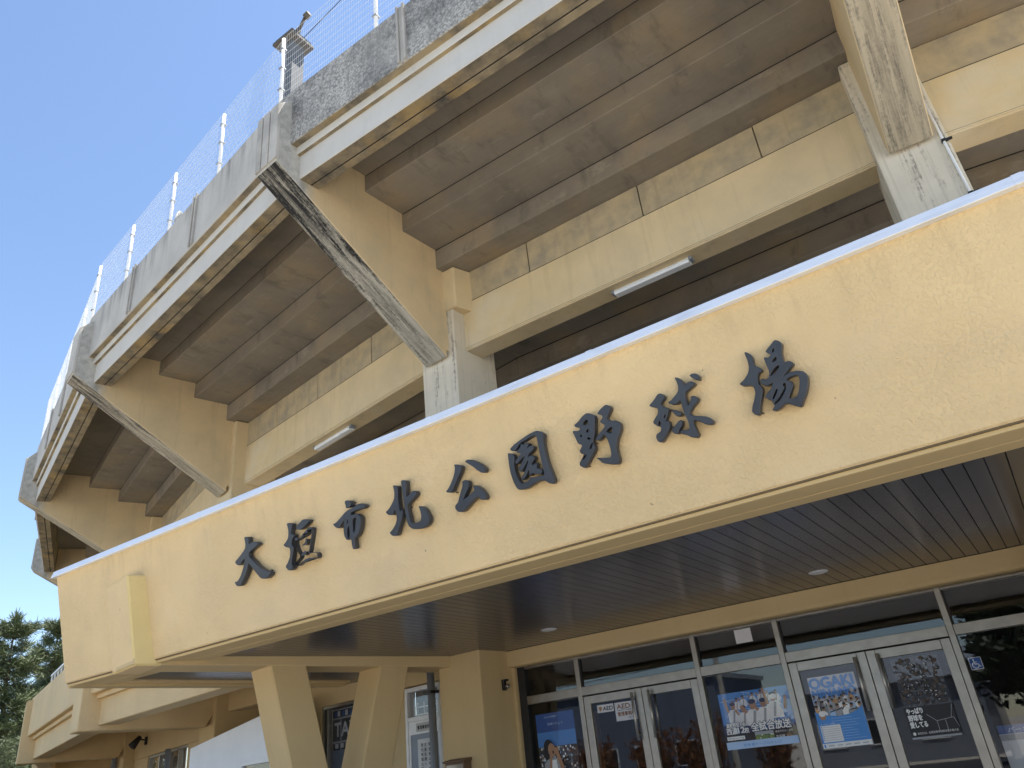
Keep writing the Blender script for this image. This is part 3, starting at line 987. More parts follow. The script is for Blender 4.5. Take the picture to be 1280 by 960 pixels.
# ------------------------------------------------------------------ sign characters on the fascia
LET = [["大",[-6.3472,0.6895],[[[-0.0618,0.2399],[0.0036,0.2226],[0.0058,0.2006],[-0.0034,0.1457],[0.0579,0.1638],[0.129,0.1408],[0.1418,0.1152],[0.0988,0.0989],[-0.0045,0.0701],[-0.0212,0.0399],[0.0329,-0.0175],[0.0913,-0.0791],[0.1707,-0.1446],[0.2539,-0.1811],[0.2794,-0.1939],[0.2525,-0.2209],[0.2046,-0.2399],[0.1233,-0.2227],[0.076,-0.1684],[0.0139,-0.0956],[-0.0334,-0.0327],[-0.0519,-0.0737],[-0.0908,-0.1326],[-0.1467,-0.188],[-0.1947,-0.2303],[-0.2518,-0.2186],[-0.2794,-0.1692],[-0.2327,-0.1738],[-0.1793,-0.1362],[-0.1344,-0.0782],[-0.1022,-0.025],[-0.0818,0.0272],[-0.1143,0.008],[-0.1734,-0.0281],[-0.218,-0.0106],[-0.2421,0.0252],[-0.178,0.0527],[-0.0672,0.1149],[-0.0513,0.1608]]]],["垣",[-5.6289,0.6778],[[[-0.1402,0.226],[-0.0971,0.224],[-0.0629,0.2044],[-0.0776,0.1661],[-0.0967,0.1209],[-0.0469,0.089],[-0.0777,0.0672],[-0.1003,0.0435],[-0.1027,0.0077],[-0.0779,-0.0199],[-0.1049,-0.0788],[-0.1285,-0.1311],[-0.1403,-0.1716],[-0.1223,-0.2006],[-0.1536,-0.226],[-0.1947,-0.2171],[-0.2295,-0.172],[-0.1923,-0.1456],[-0.1511,-0.0971],[-0.137,-0.0497],[-0.1385,-0.0116],[-0.1913,0.0066],[-0.2239,0.0362],[-0.1765,0.058],[-0.1413,0.0899],[-0.1278,0.1454],[-0.1304,0.1903]],[[-0.0222,0.1523],[0.0187,0.1824],[0.0878,0.2111],[0.1532,0.1959],[0.1804,0.1744],[0.1459,0.1578],[0.0885,0.1322],[0.0386,0.1191],[-0.006,0.1359]],[[-0.045,0.0703],[-0.0202,0.0607],[-0.0032,0.0384],[0.0559,0.0713],[0.1366,0.1094],[0.1695,0.1178],[0.2018,0.0968],[0.1944,0.0591],[0.1753,0.0136],[0.1485,-0.0444],[0.1248,-0.103],[0.1136,-0.1182],[0.164,-0.1241],[0.2133,-0.134],[0.2295,-0.1554],[0.2167,-0.1946],[0.1721,-0.1881],[0.1143,-0.168],[0.0515,-0.1715],[-0.0038,-0.1876],[-0.0493,-0.206],[-0.101,-0.2003],[-0.1076,-0.1788],[-0.0605,-0.1535],[-0.0135,-0.1283],[-0.0147,-0.1066],[-0.0436,-0.064],[-0.0613,-0.0166],[-0.0586,0.0263]],[[0.0596,0.0631],[0.1,0.0822],[0.1313,0.0926],[0.123,0.0658],[0.0841,0.0536]],[[0.0365,-0.0309],[0.0803,-0.0211],[0.1044,0.0234],[0.1075,-0.0096],[0.0857,-0.031]],[[0.0136,-0.1238],[0.0338,-0.0998],[0.0665,-0.0931],[0.0808,-0.0999],[0.0619,-0.117]]]],["市",[-4.9407,0.6895],[[[-0.0298,0.2165],[-0.0082,0.2284],[0.0482,0.2082],[0.0461,0.1775],[0.0368,0.1537],[-0.0237,0.1533],[-0.0225,0.18]],[[-0.2185,0.0577],[-0.1789,0.0572],[-0.1209,0.0832],[-0.0525,0.1189],[-0.0059,0.1349],[0.0641,0.1403],[0.1271,0.1559],[0.1767,0.1502],[0.2104,0.1307],[0.2185,0.1101],[0.1904,0.0959],[0.133,0.1036],[0.065,0.1039],[0.016,0.0949],[0.0339,0.0779],[0.093,0.075],[0.1239,0.0608],[0.1384,0.0294],[0.1337,-0.0123],[0.1147,-0.0626],[0.0889,-0.105],[0.0587,-0.1281],[0.0281,-0.1329],[0.0236,-0.1745],[0.0207,-0.2284],[-0.0113,-0.2282],[-0.0176,-0.1891],[-0.0148,-0.1348],[-0.0345,-0.1271],[-0.0529,-0.1331],[-0.0765,-0.1231],[-0.0945,-0.0849],[-0.0943,-0.0418],[-0.0874,-0.0001],[-0.0617,0.0619],[-0.1057,0.0294],[-0.143,-0.0037],[-0.1873,0.0154]],[[0.0369,0.0306],[0.0608,0.0431],[0.0856,0.0398],[0.0708,0.0097],[0.0569,-0.036],[0.0456,-0.07],[0.0258,-0.0835],[0.0221,-0.0519]],[[-0.0454,-0.0352],[-0.0177,-0.0051],[-0.0185,-0.0419],[-0.0266,-0.0891],[-0.0376,-0.1171],[-0.0543,-0.1192],[-0.0564,-0.0757]],[[-0.0414,0.0257],[-0.0177,0.0569],[-0.0202,0.0327],[-0.0351,0.0148]]]],["北",[-4.2652,0.6822],[[[-0.1041,0.214],[-0.0728,0.2052],[-0.0489,0.1918],[-0.0568,0.145],[-0.0709,0.0744],[-0.0739,0.0213],[-0.0703,-0.0332],[-0.0421,-0.0138],[-0.0409,-0.0475],[-0.0592,-0.0894],[-0.0802,-0.1239],[-0.118,-0.1741],[-0.1474,-0.2264],[-0.2028,-0.2163],[-0.2304,-0.1797],[-0.1908,-0.1628],[-0.1416,-0.1218],[-0.1191,-0.0808],[-0.1194,-0.0305],[-0.1224,0.0038],[-0.1548,-0.0415],[-0.21,-0.0273],[-0.2369,0.0067],[-0.1895,0.0248],[-0.1342,0.0711],[-0.1087,0.1049],[-0.0975,0.163]],[[-0.0039,0.2336],[0.0541,0.2158],[0.051,0.1828],[0.0266,0.0951],[0.0291,0.0676],[0.1038,0.1075],[0.1364,0.0985],[0.1468,0.069],[0.1056,0.0402],[0.0327,0.0065],[0.0187,-0.0165],[0.0221,-0.097],[0.0271,-0.151],[0.065,-0.1736],[0.1394,-0.1663],[0.1534,-0.1241],[0.1514,-0.0777],[0.1376,-0.0379],[0.1794,-0.0489],[0.2129,-0.0872],[0.2281,-0.1303],[0.2369,-0.1715],[0.2174,-0.2119],[0.1618,-0.2336],[0.0952,-0.2281],[0.0306,-0.2109],[-0.0046,-0.1759],[-0.0152,-0.1271],[-0.0148,-0.0676],[-0.0129,-0.0015],[-0.0112,0.0718],[-0.0033,0.1573]]]],["公",[-3.5908,0.6792],[[[-0.082,0.2039],[-0.0404,0.1916],[-0.0095,0.1694],[-0.0139,0.1415],[-0.0401,0.1101],[-0.0888,0.0593],[-0.1571,-0.0219],[-0.2022,-0.0063],[-0.2199,0.005],[-0.1819,0.027],[-0.1275,0.0832],[-0.0915,0.138],[-0.078,0.1766]],[[0.0323,0.1929],[0.0509,0.2036],[0.0816,0.1989],[0.1306,0.1733],[0.1829,0.132],[0.2122,0.0945],[0.2199,0.0637],[0.2006,0.0483],[0.1722,0.0584],[0.1338,0.0919],[0.104,0.1296],[0.065,0.1637]],[[-0.0317,0.0463],[0.0041,0.0458],[0.0315,0.0284],[0.0293,-0.0061],[0.0071,-0.0383],[-0.0291,-0.0729],[-0.0617,-0.1087],[-0.0231,-0.0968],[0.0455,-0.0743],[0.0726,-0.0595],[0.0639,-0.0158],[0.1034,-0.03],[0.1403,-0.0688],[0.1674,-0.114],[0.1729,-0.1468],[0.1577,-0.1676],[0.1116,-0.1521],[0.0929,-0.1188],[0.0278,-0.1453],[-0.0267,-0.175],[-0.0851,-0.2039],[-0.1338,-0.1913],[-0.1544,-0.1605],[-0.1493,-0.1299],[-0.1148,-0.1136],[-0.0933,-0.0746],[-0.068,-0.0367],[-0.0375,0.0062]]]],["園",[-2.9572,0.688],[[[-0.1474,0.1545],[-0.1005,0.1778],[-0.0369,0.1957],[0.0486,0.2157],[0.1263,0.2233],[0.1614,0.2076],[0.1879,0.1743],[0.1747,0.1383],[0.1643,0.0862],[0.1638,0.019],[0.1649,-0.0421],[0.1724,-0.1048],[0.1862,-0.1688],[0.1868,-0.2048],[0.168,-0.2233],[0.1341,-0.2078],[0.1128,-0.1838],[0.0818,-0.169],[0.0402,-0.1663],[-0.0127,-0.1786],[-0.0742,-0.1948],[-0.1438,-0.1847],[-0.1631,-0.161],[-0.1804,-0.1008],[-0.1879,-0.0306],[-0.1852,0.0372],[-0.175,0.1283],[-0.1519,0.1225],[-0.1202,0.1022],[-0.1201,0.074],[-0.1401,0.0114],[-0.1381,-0.0512],[-0.1244,-0.1106],[-0.104,-0.1439],[-0.0682,-0.1448],[-0.0329,-0.1335],[-0.0207,-0.1144],[0.0086,-0.1252],[0.0636,-0.1318],[0.1108,-0.1339],[0.1126,-0.0934],[0.1111,-0.02],[0.1129,0.0529],[0.1165,0.1196],[0.1188,0.1684],[0.1135,0.1887],[0.0633,0.1891],[0.0088,0.175],[-0.0279,0.174],[-0.0577,0.1582],[-0.0963,0.1231],[-0.134,0.1346]],[[-0.032,0.1722],[-0.0156,0.1514],[0.0259,0.1572],[0.0396,0.1404],[0.0037,0.1142],[0.0539,0.1266],[0.0774,0.107],[0.064,0.0833],[0.0158,0.064],[-0.002,0.0459],[0.0409,0.0502],[0.0661,0.0241],[0.0494,0.0015],[0.0174,-0.0166],[0.033,-0.0335],[0.0474,-0.0194],[0.073,-0.0301],[0.055,-0.0632],[0.0978,-0.083],[0.1015,-0.1083],[0.08,-0.1232],[0.0347,-0.1072],[0.0105,-0.0911],[-0.0113,-0.1061],[-0.0211,-0.0972],[-0.0111,-0.0512],[-0.0528,-0.1003],[-0.0831,-0.1192],[-0.1067,-0.1125],[-0.0816,-0.0859],[-0.0412,-0.0424],[-0.0075,0.0031],[0.0004,0.0223],[-0.0419,-0.0176],[-0.0808,-0.0554],[-0.1083,-0.0351],[-0.1072,-0.0169],[-0.0613,0.0191],[-0.0207,0.0627],[-0.062,0.0441],[-0.1098,0.0149],[-0.1292,0.0393],[-0.0929,0.0658],[-0.0499,0.0902],[-0.0864,0.1044],[-0.0895,0.121],[-0.0528,0.1348]]]],["野",[-2.3285,0.6848],[[[-0.1675,0.1638],[-0.1307,0.1753],[-0.077,0.208],[-0.0442,0.2193],[-0.0111,0.2061],[0.0225,0.1748],[0.0037,0.1079],[-0.0147,0.0477],[-0.0309,0.0134],[-0.0491,-0.0204],[-0.0359,-0.0507],[-0.056,-0.0837],[-0.0945,-0.1176],[-0.1298,-0.1527],[-0.1635,-0.1818],[-0.2026,-0.1507],[-0.1959,-0.1265],[-0.167,-0.1023],[-0.145,-0.0762],[-0.1586,-0.072],[-0.1774,-0.0466],[-0.157,-0.0264],[-0.14,-0.0052],[-0.1715,0.0145],[-0.1811,0.0608],[-0.1964,0.1274],[-0.1349,0.1063],[-0.1222,0.1255],[-0.1615,0.145]],[[-0.0932,0.1496],[-0.0661,0.1675],[-0.0441,0.1669],[-0.0501,0.1322],[-0.0755,0.1338]],[[-0.0815,0.0857],[-0.0553,0.1005],[-0.0608,0.0757],[-0.0739,0.0733]],[[-0.1417,0.0684],[-0.1247,0.0763],[-0.1222,0.0588],[-0.1341,0.056]],[[-0.0896,0.0306],[-0.0732,0.0366],[-0.056,0.02],[-0.0716,0.0163]],[[-0.0894,-0.0472],[-0.0521,-0.0129],[-0.0521,-0.026],[-0.0777,-0.0574]],[[-0.1704,-0.1144],[-0.1357,-0.0823],[-0.1231,-0.0894],[-0.1509,-0.1105]],[[0.0414,0.1851],[0.0773,0.2097],[0.1262,0.2296],[0.1511,0.2164],[0.1658,0.1929],[0.1425,0.1611],[0.1077,0.1265],[0.1384,0.0967],[0.1783,0.088],[0.2026,0.0624],[0.2019,0.0237],[0.1804,-0.0147],[0.1493,-0.0501],[0.1276,-0.1013],[0.1237,-0.1514],[0.1262,-0.2032],[0.1082,-0.2296],[0.0687,-0.2211],[-0.0135,-0.1872],[-0.0331,-0.1555],[-0.055,-0.1315],[0.0106,-0.1525],[0.0636,-0.1652],[0.0753,-0.1367],[0.0776,-0.0793],[0.0716,-0.0255],[0.0589,0.0176],[0.0141,-0.014],[-0.0074,-0.0137],[-0.0189,0.0096],[0.0294,0.0402],[0.0858,0.0745],[0.0447,0.1196],[0.0791,0.1394],[0.0809,0.1586]],[[0.0771,0.0314],[0.11,0.047],[0.1374,0.0511],[0.1256,0.0223],[0.1119,0.004],[0.0958,0.0221]]]],["球",[-1.6678,0.6932],[[[-0.2043,0.1008],[-0.1605,0.1243],[-0.1164,0.1604],[-0.091,0.1566],[-0.0719,0.1319],[-0.0741,0.1135],[-0.1152,0.0863],[-0.1041,0.057],[-0.0679,0.0352],[-0.0666,0.0221],[-0.0846,-0.0097],[-0.1161,-0.0496],[-0.0876,-0.0527],[-0.0958,-0.1063],[-0.1344,-0.1438],[-0.1833,-0.1875],[-0.2117,-0.1724],[-0.2175,-0.1362],[-0.2046,-0.1151],[-0.1694,-0.1076],[-0.1579,-0.0799],[-0.1803,-0.0664],[-0.2128,-0.0304],[-0.1844,-0.0017],[-0.1538,0.023],[-0.1457,0.0616],[-0.1864,0.0819]],[[-0.1777,-0.0577],[-0.1554,-0.0272],[-0.1536,-0.0499],[-0.1623,-0.0659]],[[-0.1195,-0.017],[-0.1037,0.003],[-0.1044,-0.0126],[-0.1191,-0.0266]],[[0.0372,0.2338],[0.0657,0.2202],[0.089,0.1798],[0.0899,0.1509],[0.1274,0.1691],[0.1561,0.1587],[0.1692,0.1351],[0.1383,0.121],[0.0802,0.0975],[0.0745,0.068],[0.0729,-0.0003],[0.1067,0.038],[0.1108,0.0616],[0.1382,0.0583],[0.1615,0.0314],[0.149,0.0109],[0.1028,-0.0167],[0.0707,-0.0493],[0.08,-0.071],[0.1304,-0.091],[0.1803,-0.1107],[0.204,-0.1338],[0.2175,-0.1595],[0.1996,-0.1779],[0.1577,-0.1642],[0.1298,-0.1337],[0.082,-0.1057],[0.0784,-0.1383],[0.0859,-0.1958],[0.0894,-0.2152],[0.0712,-0.2338],[0.0301,-0.2146],[0.0113,-0.1934],[-0.0326,-0.1701],[-0.0308,-0.1429],[0.0396,-0.1625],[0.0451,-0.1027],[0.0339,-0.0556],[0.0319,0.0012],[0.0316,0.0641],[0.0055,0.0416],[-0.0315,0.048],[-0.0665,0.0727],[-0.0271,0.0844],[0.0333,0.1235],[0.0446,0.1608],[0.0432,0.1996]],[[0.1453,0.207],[0.1668,0.2149],[0.1959,0.2061],[0.2128,0.179],[0.207,0.1497],[0.1767,0.1639],[0.1582,0.1864]],[[-0.0494,0.0099],[-0.0241,0.0077],[0.0018,-0.0136],[0.017,-0.0375],[-0.0027,-0.0496],[-0.026,-0.0418],[-0.0427,-0.0112]],[[-0.0895,-0.124],[-0.0565,-0.1004],[-0.0086,-0.0695],[0.0046,-0.0894],[-0.0068,-0.1166],[-0.0325,-0.138],[-0.0471,-0.1655],[-0.0735,-0.1571],[-0.0899,-0.1363]]]],["場",[-0.9903,0.6847],[[[-0.1218,0.2403],[-0.0961,0.2247],[-0.0773,0.1877],[-0.0861,0.1278],[-0.0526,0.0963],[-0.0443,0.0703],[-0.0708,0.0641],[-0.0869,0.0408],[-0.0957,-0.0079],[-0.076,-0.0357],[-0.0876,-0.0762],[-0.119,-0.1336],[-0.1503,-0.2113],[-0.1793,-0.1982],[-0.1936,-0.1696],[-0.1808,-0.1397],[-0.1481,-0.0892],[-0.1314,-0.0469],[-0.1337,-0.0012],[-0.1993,0.0154],[-0.2181,0.0382],[-0.1804,0.054],[-0.1392,0.0879],[-0.1212,0.1234],[-0.1164,0.1709]],[[0.0141,0.1912],[0.0604,0.2222],[0.0938,0.2442],[0.1208,0.2264],[0.1323,0.1975],[0.1134,0.1528],[0.1021,0.0777],[0.1428,0.0739],[0.163,0.0478],[0.1343,0.0279],[0.0687,-0.0161],[0.0919,-0.0041],[0.1321,0.0015],[0.1738,-0.0072],[0.2055,-0.0257],[0.2181,-0.064],[0.2052,-0.1128],[0.1793,-0.1635],[0.1422,-0.2103],[0.1155,-0.2442],[0.0741,-0.2167],[0.0332,-0.186],[-0.0054,-0.2063],[-0.0413,-0.2176],[-0.0656,-0.2026],[-0.0393,-0.1812],[-0.0442,-0.1661],[-0.0485,-0.1389],[-0.0648,-0.1285],[-0.0806,-0.106],[-0.0639,-0.0845],[-0.0325,-0.0683],[0.0008,-0.0255],[-0.0364,-0.0395],[-0.06,-0.0311],[-0.0798,-0.0102],[-0.0779,0.0167],[-0.0561,0.0227],[-0.0452,0.0049],[-0.0157,0.0148],[-0.0039,0.0518],[-0.0087,0.1091],[-0.01,0.1571],[0.0189,0.1439],[0.0415,0.1527],[0.0321,0.1647],[0.0177,0.1814]],[[0.0563,0.1784],[0.0732,0.1962],[0.0695,0.1767],[0.0564,0.1644]],[[0.0335,0.1071],[0.0521,0.1243],[0.0706,0.1311],[0.0648,0.109],[0.0422,0.1038]],[[-0.0118,0.0168],[0.0264,0.0544],[0.0644,0.0712],[0.0711,0.0618],[0.0322,0.0316]],[[0.0801,-0.0406],[0.1089,-0.0308],[0.1649,-0.0344],[0.1626,-0.0706],[0.1402,-0.1297],[0.1153,-0.1677],[0.0887,-0.1717],[0.0602,-0.1618],[0.091,-0.1256],[0.1141,-0.0935],[0.1134,-0.0662],[0.0963,-0.0499]],[[-0.0393,-0.1305],[-0.0169,-0.1011],[0.0102,-0.0733],[0.0088,-0.0898],[-0.0321,-0.1364]],[[-0.0374,-0.165],[0.0025,-0.1417],[0.049,-0.0972],[0.0606,-0.0811],[0.0501,-0.0638],[0.0627,-0.0547],[0.0734,-0.0654],[0.0557,-0.1064],[0.0044,-0.1559],[-0.0313,-0.1705]]]]]
Nn = Vector((0, -0.9805, -0.1964)); Tt = Vector((0, -0.1964, 0.9805))
SLOPE = Matrix(((1, 0, 0, 0), (0, Tt.y, Nn.y, 0), (0, Tt.z, Nn.z, 0), (0, 0, 0, 1)))
ORD = ['standing between the beam end and 垣', 'standing between 大 and 市', 'standing between 垣 and 北', 'standing between 市 and 公', 'four separate strokes between 北 and 園', 'boxed shape between 公 and 野', 'standing between 園 and 球', 'with loose dots, between 野 and 場', 'last of the row, next to 球']
for (ch, c, polys), od_ in zip(LET, ORD):
    cu = bpy.data.curves.new('sign_character', 'CURVE')
    cu.dimensions = '2D'
    cu.fill_mode = 'BOTH'
    cu.extrude = 0.024
    cu.bevel_depth = 0.005
    cu.bevel_resolution = 1
    cu.offset = -0.005
    for p in polys:
        # round the traced outline a little: Chaikin corner cutting
        q = []
        n = len(p)
        for i in range(n):
            a, b = p[i], p[(i + 1) % n]
            q.append((a[0] * .8 + b[0] * .2, a[1] * .8 + b[1] * .2)); q.append((a[0] * .2 + b[0] * .8, a[1] * .2 + b[1] * .8))
        sp = cu.splines.new('POLY')
        sp.points.add(len(q) - 1)
        for pt, (x, y) in zip(sp.points, q):
            pt.co = (x, y, 0, 1)
        sp.use_cyclic_u = True
    ob = bpy.data.objects.new('tmp', cu)
    col.objects.link(ob)
    bpy.context.view_layer.update()
    me = bpy.data.meshes.new_from_object(ob.evaluated_get(bpy.context.evaluated_depsgraph_get()))
    bpy.data.objects.remove(ob); bpy.data.curves.remove(cu)
    me.name = 'sign_character'
    me.materials.clear(); me.materials.append(M['letter'])
    for v in me.vertices:
        v.co.z += 0.0
    # stand-off pins hold the character clear of the wall
    bm = bmesh.new(); bm.from_mesh(me)
    for (px, py) in [polys[0][0], polys[0][len(polys[0]) // 2], polys[-1 if len(polys[-1]) > 9 else 0][len(polys[-1 if len(polys[-1]) > 9 else 0]) // 3]]:
        r = bmesh.ops.create_cone(bm, cap_ends=True, segments=8, radius1=0.006, radius2=0.006, depth=0.06, matrix=Matrix.Translation((px * 0.92, py * 0.92, -0.05)))
    bm.to_mesh(me); bm.free()
    o = bpy.data.objects.new('sign_character', me)
    col.objects.link(o)
    base_ = Vector((0, 5.0, 1.49)) + Nn * 0.046
    pos = base_ + Vector((c[0], 0, 0)) + Tt * c[1]
    place(o, None, Matrix.Translation(pos) @ SLOPE)
    tag(o, 'dark brush-style character ' + ch + ' on the fascia, ' + od_, 'sign character', 'characters of the stadium name')

# ------------------------------------------------------------------ lamps
def strip_light(T, label):
    L = thing('strip_light', T, label, 'light fixture', 'strip lights under the ring beams')
    m = MB()
    a = [(-0.045, 0.0), (-0.075, -0.055), (-0.055, -0.085), (0.055, -0.085), (0.075, -0.055), (0.045, 0.0)]
    m.loft([(-0.61, y, z) for y, z in a], [(0.61, y, z) for y, z in a])
    build(m, 'lamp_cover', M['lamp_tube'], L, T)
    for x in (-0.66, 0.612):
        build(MB().box(x, x + 0.05, -0.06, 0.06, -0.05, 0.0), 'end_bracket', M['pipe'], L, T)
strip_light(Matrix.Translation((-3.16, 9.2, 6.338)), 'white strip light under the beam directly above the sign')
strip_light(Matrix.Translation((-10.55, 9.80, 6.338)) @ Matrix.Rotation(-R(STEP), 4, 'Z'), 'white strip light under the beam left of the soot-streaked bracket')
for (x, y, lab) in ((-5.156, 8.364, 'round white downlight in the dark soffit, left one'), (-1.83, 8.409, 'round white downlight in the dark soffit, right one')):
    T = Matrix.Translation((x, y, 1.519))
    L = thing('downlight', T, lab, 'light fixture', 'downlights in the canopy soffit')
    m = MB(); m.tube((0, 0, -0.005), (0, 0, 0.03), 0.088, 28)
    build(m, 'diffuser', M['lamp_tube'], L, T, 0, False)
    m = MB()
    for i in range(28):
        a, b = i * 2 * math.pi / 28, (i + 1) * 2 * math.pi / 28
        m.loft([(0.088 * math.cos(a), 0.088 * math.sin(a), -0.007), (0.10 * math.cos(a), 0.10 * math.sin(a), -0.002), (0.10 * math.cos(a), 0.10 * math.sin(a), 0.01), (0.088 * math.cos(a), 0.088 * math.sin(a), 0.01)],
               [(0.088 * math.cos(b), 0.088 * math.sin(b), -0.007), (0.10 * math.cos(b), 0.10 * math.sin(b), -0.002), (0.10 * math.cos(b), 0.10 * math.sin(b), 0.01), (0.088 * math.cos(b), 0.088 * math.sin(b), 0.01)])
    build(m, 'rim', M['white_paint'], L, T)

# small black floodlight under the lower deck
T = frame(STEP * 2) @ Matrix.Translation((-2.1, -0.03, 1.62))
L = thing('floodlight', T, 'small black floodlight on the wall under the lower deck', 'floodlight')
m = MB(); m.box(-0.05, 0.05, -0.04, 0.01, -0.09, 0.09); m.tube((0, -0.04, 0.02), (0, -0.2, 0.05), 0.018, 8)
build(m, 'wall_bracket', M['black'], L, T)
m = MB(); m.tube((0, -0.16, 0.10), (0.05, -0.34, -0.12), 0.05, 14, 0, 0.10)
build(m, 'lamp_head', M['black'], L, T, 0, True)
# sensor on the side of the entrance pillar
T = Matrix.Translation((-6.478, 9.17, 1.07))
L = thing('security_sensor', T, 'small sensor on the pillar side left of the entrance glass', 'sensor')
m = MB(); m.box(-0.02, 0.02, -0.03, 0.03, -0.07, 0.07); m.box(-0.02, 0.07, -0.02, 0.02, 0.045, 0.07)
build(m, 'wall_bracket', M['black'], L, T, 0.004)
m = MB(); m.tube((0.03, 0, -0.03), (0.085, -0.01, -0.02), 0.032, 14, 0, 0.026)
build(m, 'lens_head', M['alu'], L, T, 0, True)
# wooden key box on the front of the entrance pillar
PB = frame(STEP / 2)
T = PB @ Matrix.Translation((-0.05, -0.405, -0.06))
L = thing('notice_box', T, 'small brown wooden box on the pillar beside the entrance', 'wall box')
m = MB(); m.box(-0.17, 0.17, -0.14, 0.0, 0.0, 0.24)
m.loft([(-0.19, -0.17, 0.24), (-0.19, -0.17, 0.262), (-0.19, 0.0, 0.285), (-0.19, 0.0, 0.24)], [(0.19, -0.17, 0.24), (0.19, -0.17, 0.262), (0.19, 0.0, 0.285), (0.19, 0.0, 0.24)])
build(m, 'case', M['wood'], L, T, 0.004)
m = MB(); m.box(-0.145, 0.145, -0.146, -0.138, 0.02, 0.215)
build(m, 'front_window', M['alu'], L, T, 0.003)

# ------------------------------------------------------------------ white booth under the deck
SH = frame(STEP) @ Matrix.Translation((-3.05, -0.85, -H))
L = thing('booth', SH, 'white panelled booth with a sloping top under the lower deck', 'booth')
def topz(u): return H + 0.964 + 0.1107 * u
Lq = 3.3
def slab(m, u0, u1, y0, y1, zlo=None, zhi=None, mi=0):
    a0, a1 = (zlo if zlo is not None else 0.0,) * 2
    b0, b1 = (topz(u0), topz(u1)) if zhi is None else (zhi, zhi)
    m.add([(u0, y0, a0), (u1, y0, a1), (u1, y1, a1), (u0, y1, a0), (u0, y0, b0), (u1, y0, b1), (u1, y1, b1), (u0, y1, b0)], [(0, 3, 2, 1), (4, 5, 6, 7), (0, 1, 5, 4), (1, 2, 6, 5), (2, 3, 7, 6), (3, 0, 4, 7)], mi)
m = MB()
ox0, ox1, oz = 1.93, 3.05, H + 0.585
slab(m, 0, ox0, 0, 0.05); slab(m, ox1, Lq, 0, 0.05); slab(m, ox0, ox1, 0, 0.05, oz); slab(m, ox0, ox1, 0, 0.05, 0, 0.9)
slab(m, 0, 0.05, 0.051, 0.40); slab(m, Lq - 0.05, Lq, 0.051, 0.40)
build(m, 'wall', M['white_wall'], L, SH)
m = MB()
m.add([(-0.02, 0.052, topz(0)), (Lq, 0.052, topz(Lq)), (Lq, 0.42, topz(Lq)), (-0.02, 0.42, topz(0)), (-0.02, 0.052, topz(0) + .02), (Lq, 0.052, topz(Lq) + .02), (Lq, 0.42, topz(Lq) + .02), (-0.02, 0.42, topz(0) + .02)], [(0, 3, 2, 1), (4, 5, 6, 7), (0, 1, 5, 4), (1, 2, 6, 5), (2, 3, 7, 6), (3, 0, 4, 7)])
build(m, 'roof', M['interior'], L, SH)
f = MB()
f.box(ox0, ox0 + 0.06, -0.02, 0.06, 0.9, oz); f.box(ox1 - 0.06, ox1, -0.02, 0.06, 0.9, oz); f.box(ox0 + 0.061, ox1 - 0.061, -0.02, 0.06, oz - 0.06, oz)
wf = build(f, 'window', M['white_paint'], L, SH, 0.004)
build(MB().box(ox0 + 0.06, ox1 - 0.06, 0.02, 0.027, 0.9, oz - 0.06), 'pane', M['glass'], wf, SH)
build(MB().box(ox0, ox1, 0.2, 0.25, 0.6, oz + 0.1), 'inner_screen', M['black'], wf, SH)

# ------------------------------------------------------------------ mesh fence on the parapet
def fence(k, us, label):
    T = frame(STEP * k) @ Matrix.Translation((0, -3.38, 9.83))
    L = thing('mesh_fence', T, label, 'fence', 'mesh fences along the stand parapet')
    hh = 1.50
    half = (R0 + 3.38) * TAN
    pm = None
    for u in us:
        Tp = T @ Matrix.Translation((u, 0, 0))
        if pm is None:
            m = MB(); m.tube((0, 0, -0.25), (0, 0, hh + 0.07), 0.03, 14)
            m.tube((0, 0, hh + 0.07), (0, 0, hh + 0.085), 0.03, 14, 0, 0.018)
            pm = build(m, 'post', M['white_paint'], L, Tp, 0, True)
            cls = [build(MB().box(-0.042, 0.042, -0.045, 0.045, z - 0.01, z + 0.012), 'clamp', M['pipe'], pm, Tp) for z in (0.35, 0.85, 1.3)]
        else:
            o = pm.copy(); col.objects.link(o); place(o, L, Tp)
            for cl in cls:
                c_ = cl.copy(); col.objects.link(c_); place(c_, o, Tp)
    m = MB()
    n = int(2 * half / 0.05)
    for i in range(n + 1):
        x = -half + 0.01 + i * (2 * half - 0.02) / n
        m.wire((x, -0.045, -0.04), (x, -0.045, hh), 0.0011)
    for i in range(11):
        z = 0.0 + i * 0.15
        m.wire((-half + 0.01, -0.05, z), (half - 0.01, -0.05, z), 0.0016)
    build(m, 'wire_mesh', M['wire'], L, T)
hf = (R0 + 3.38) * TAN
fence(0, [-hf - 0.14, -2.0, 0.0, 2.0], 'white wire mesh fence on the dark pebble-finished parapet')
fence(1, [1.70, -0.31, -2.38, -hf - 0.28], 'white wire mesh fence on the smooth grey parapet beside the soot-black bracket')
fence(2, [1.7, -0.3, -2.3, -hf + 0.05], 'farthest white mesh fence, on the last parapet before the trees')
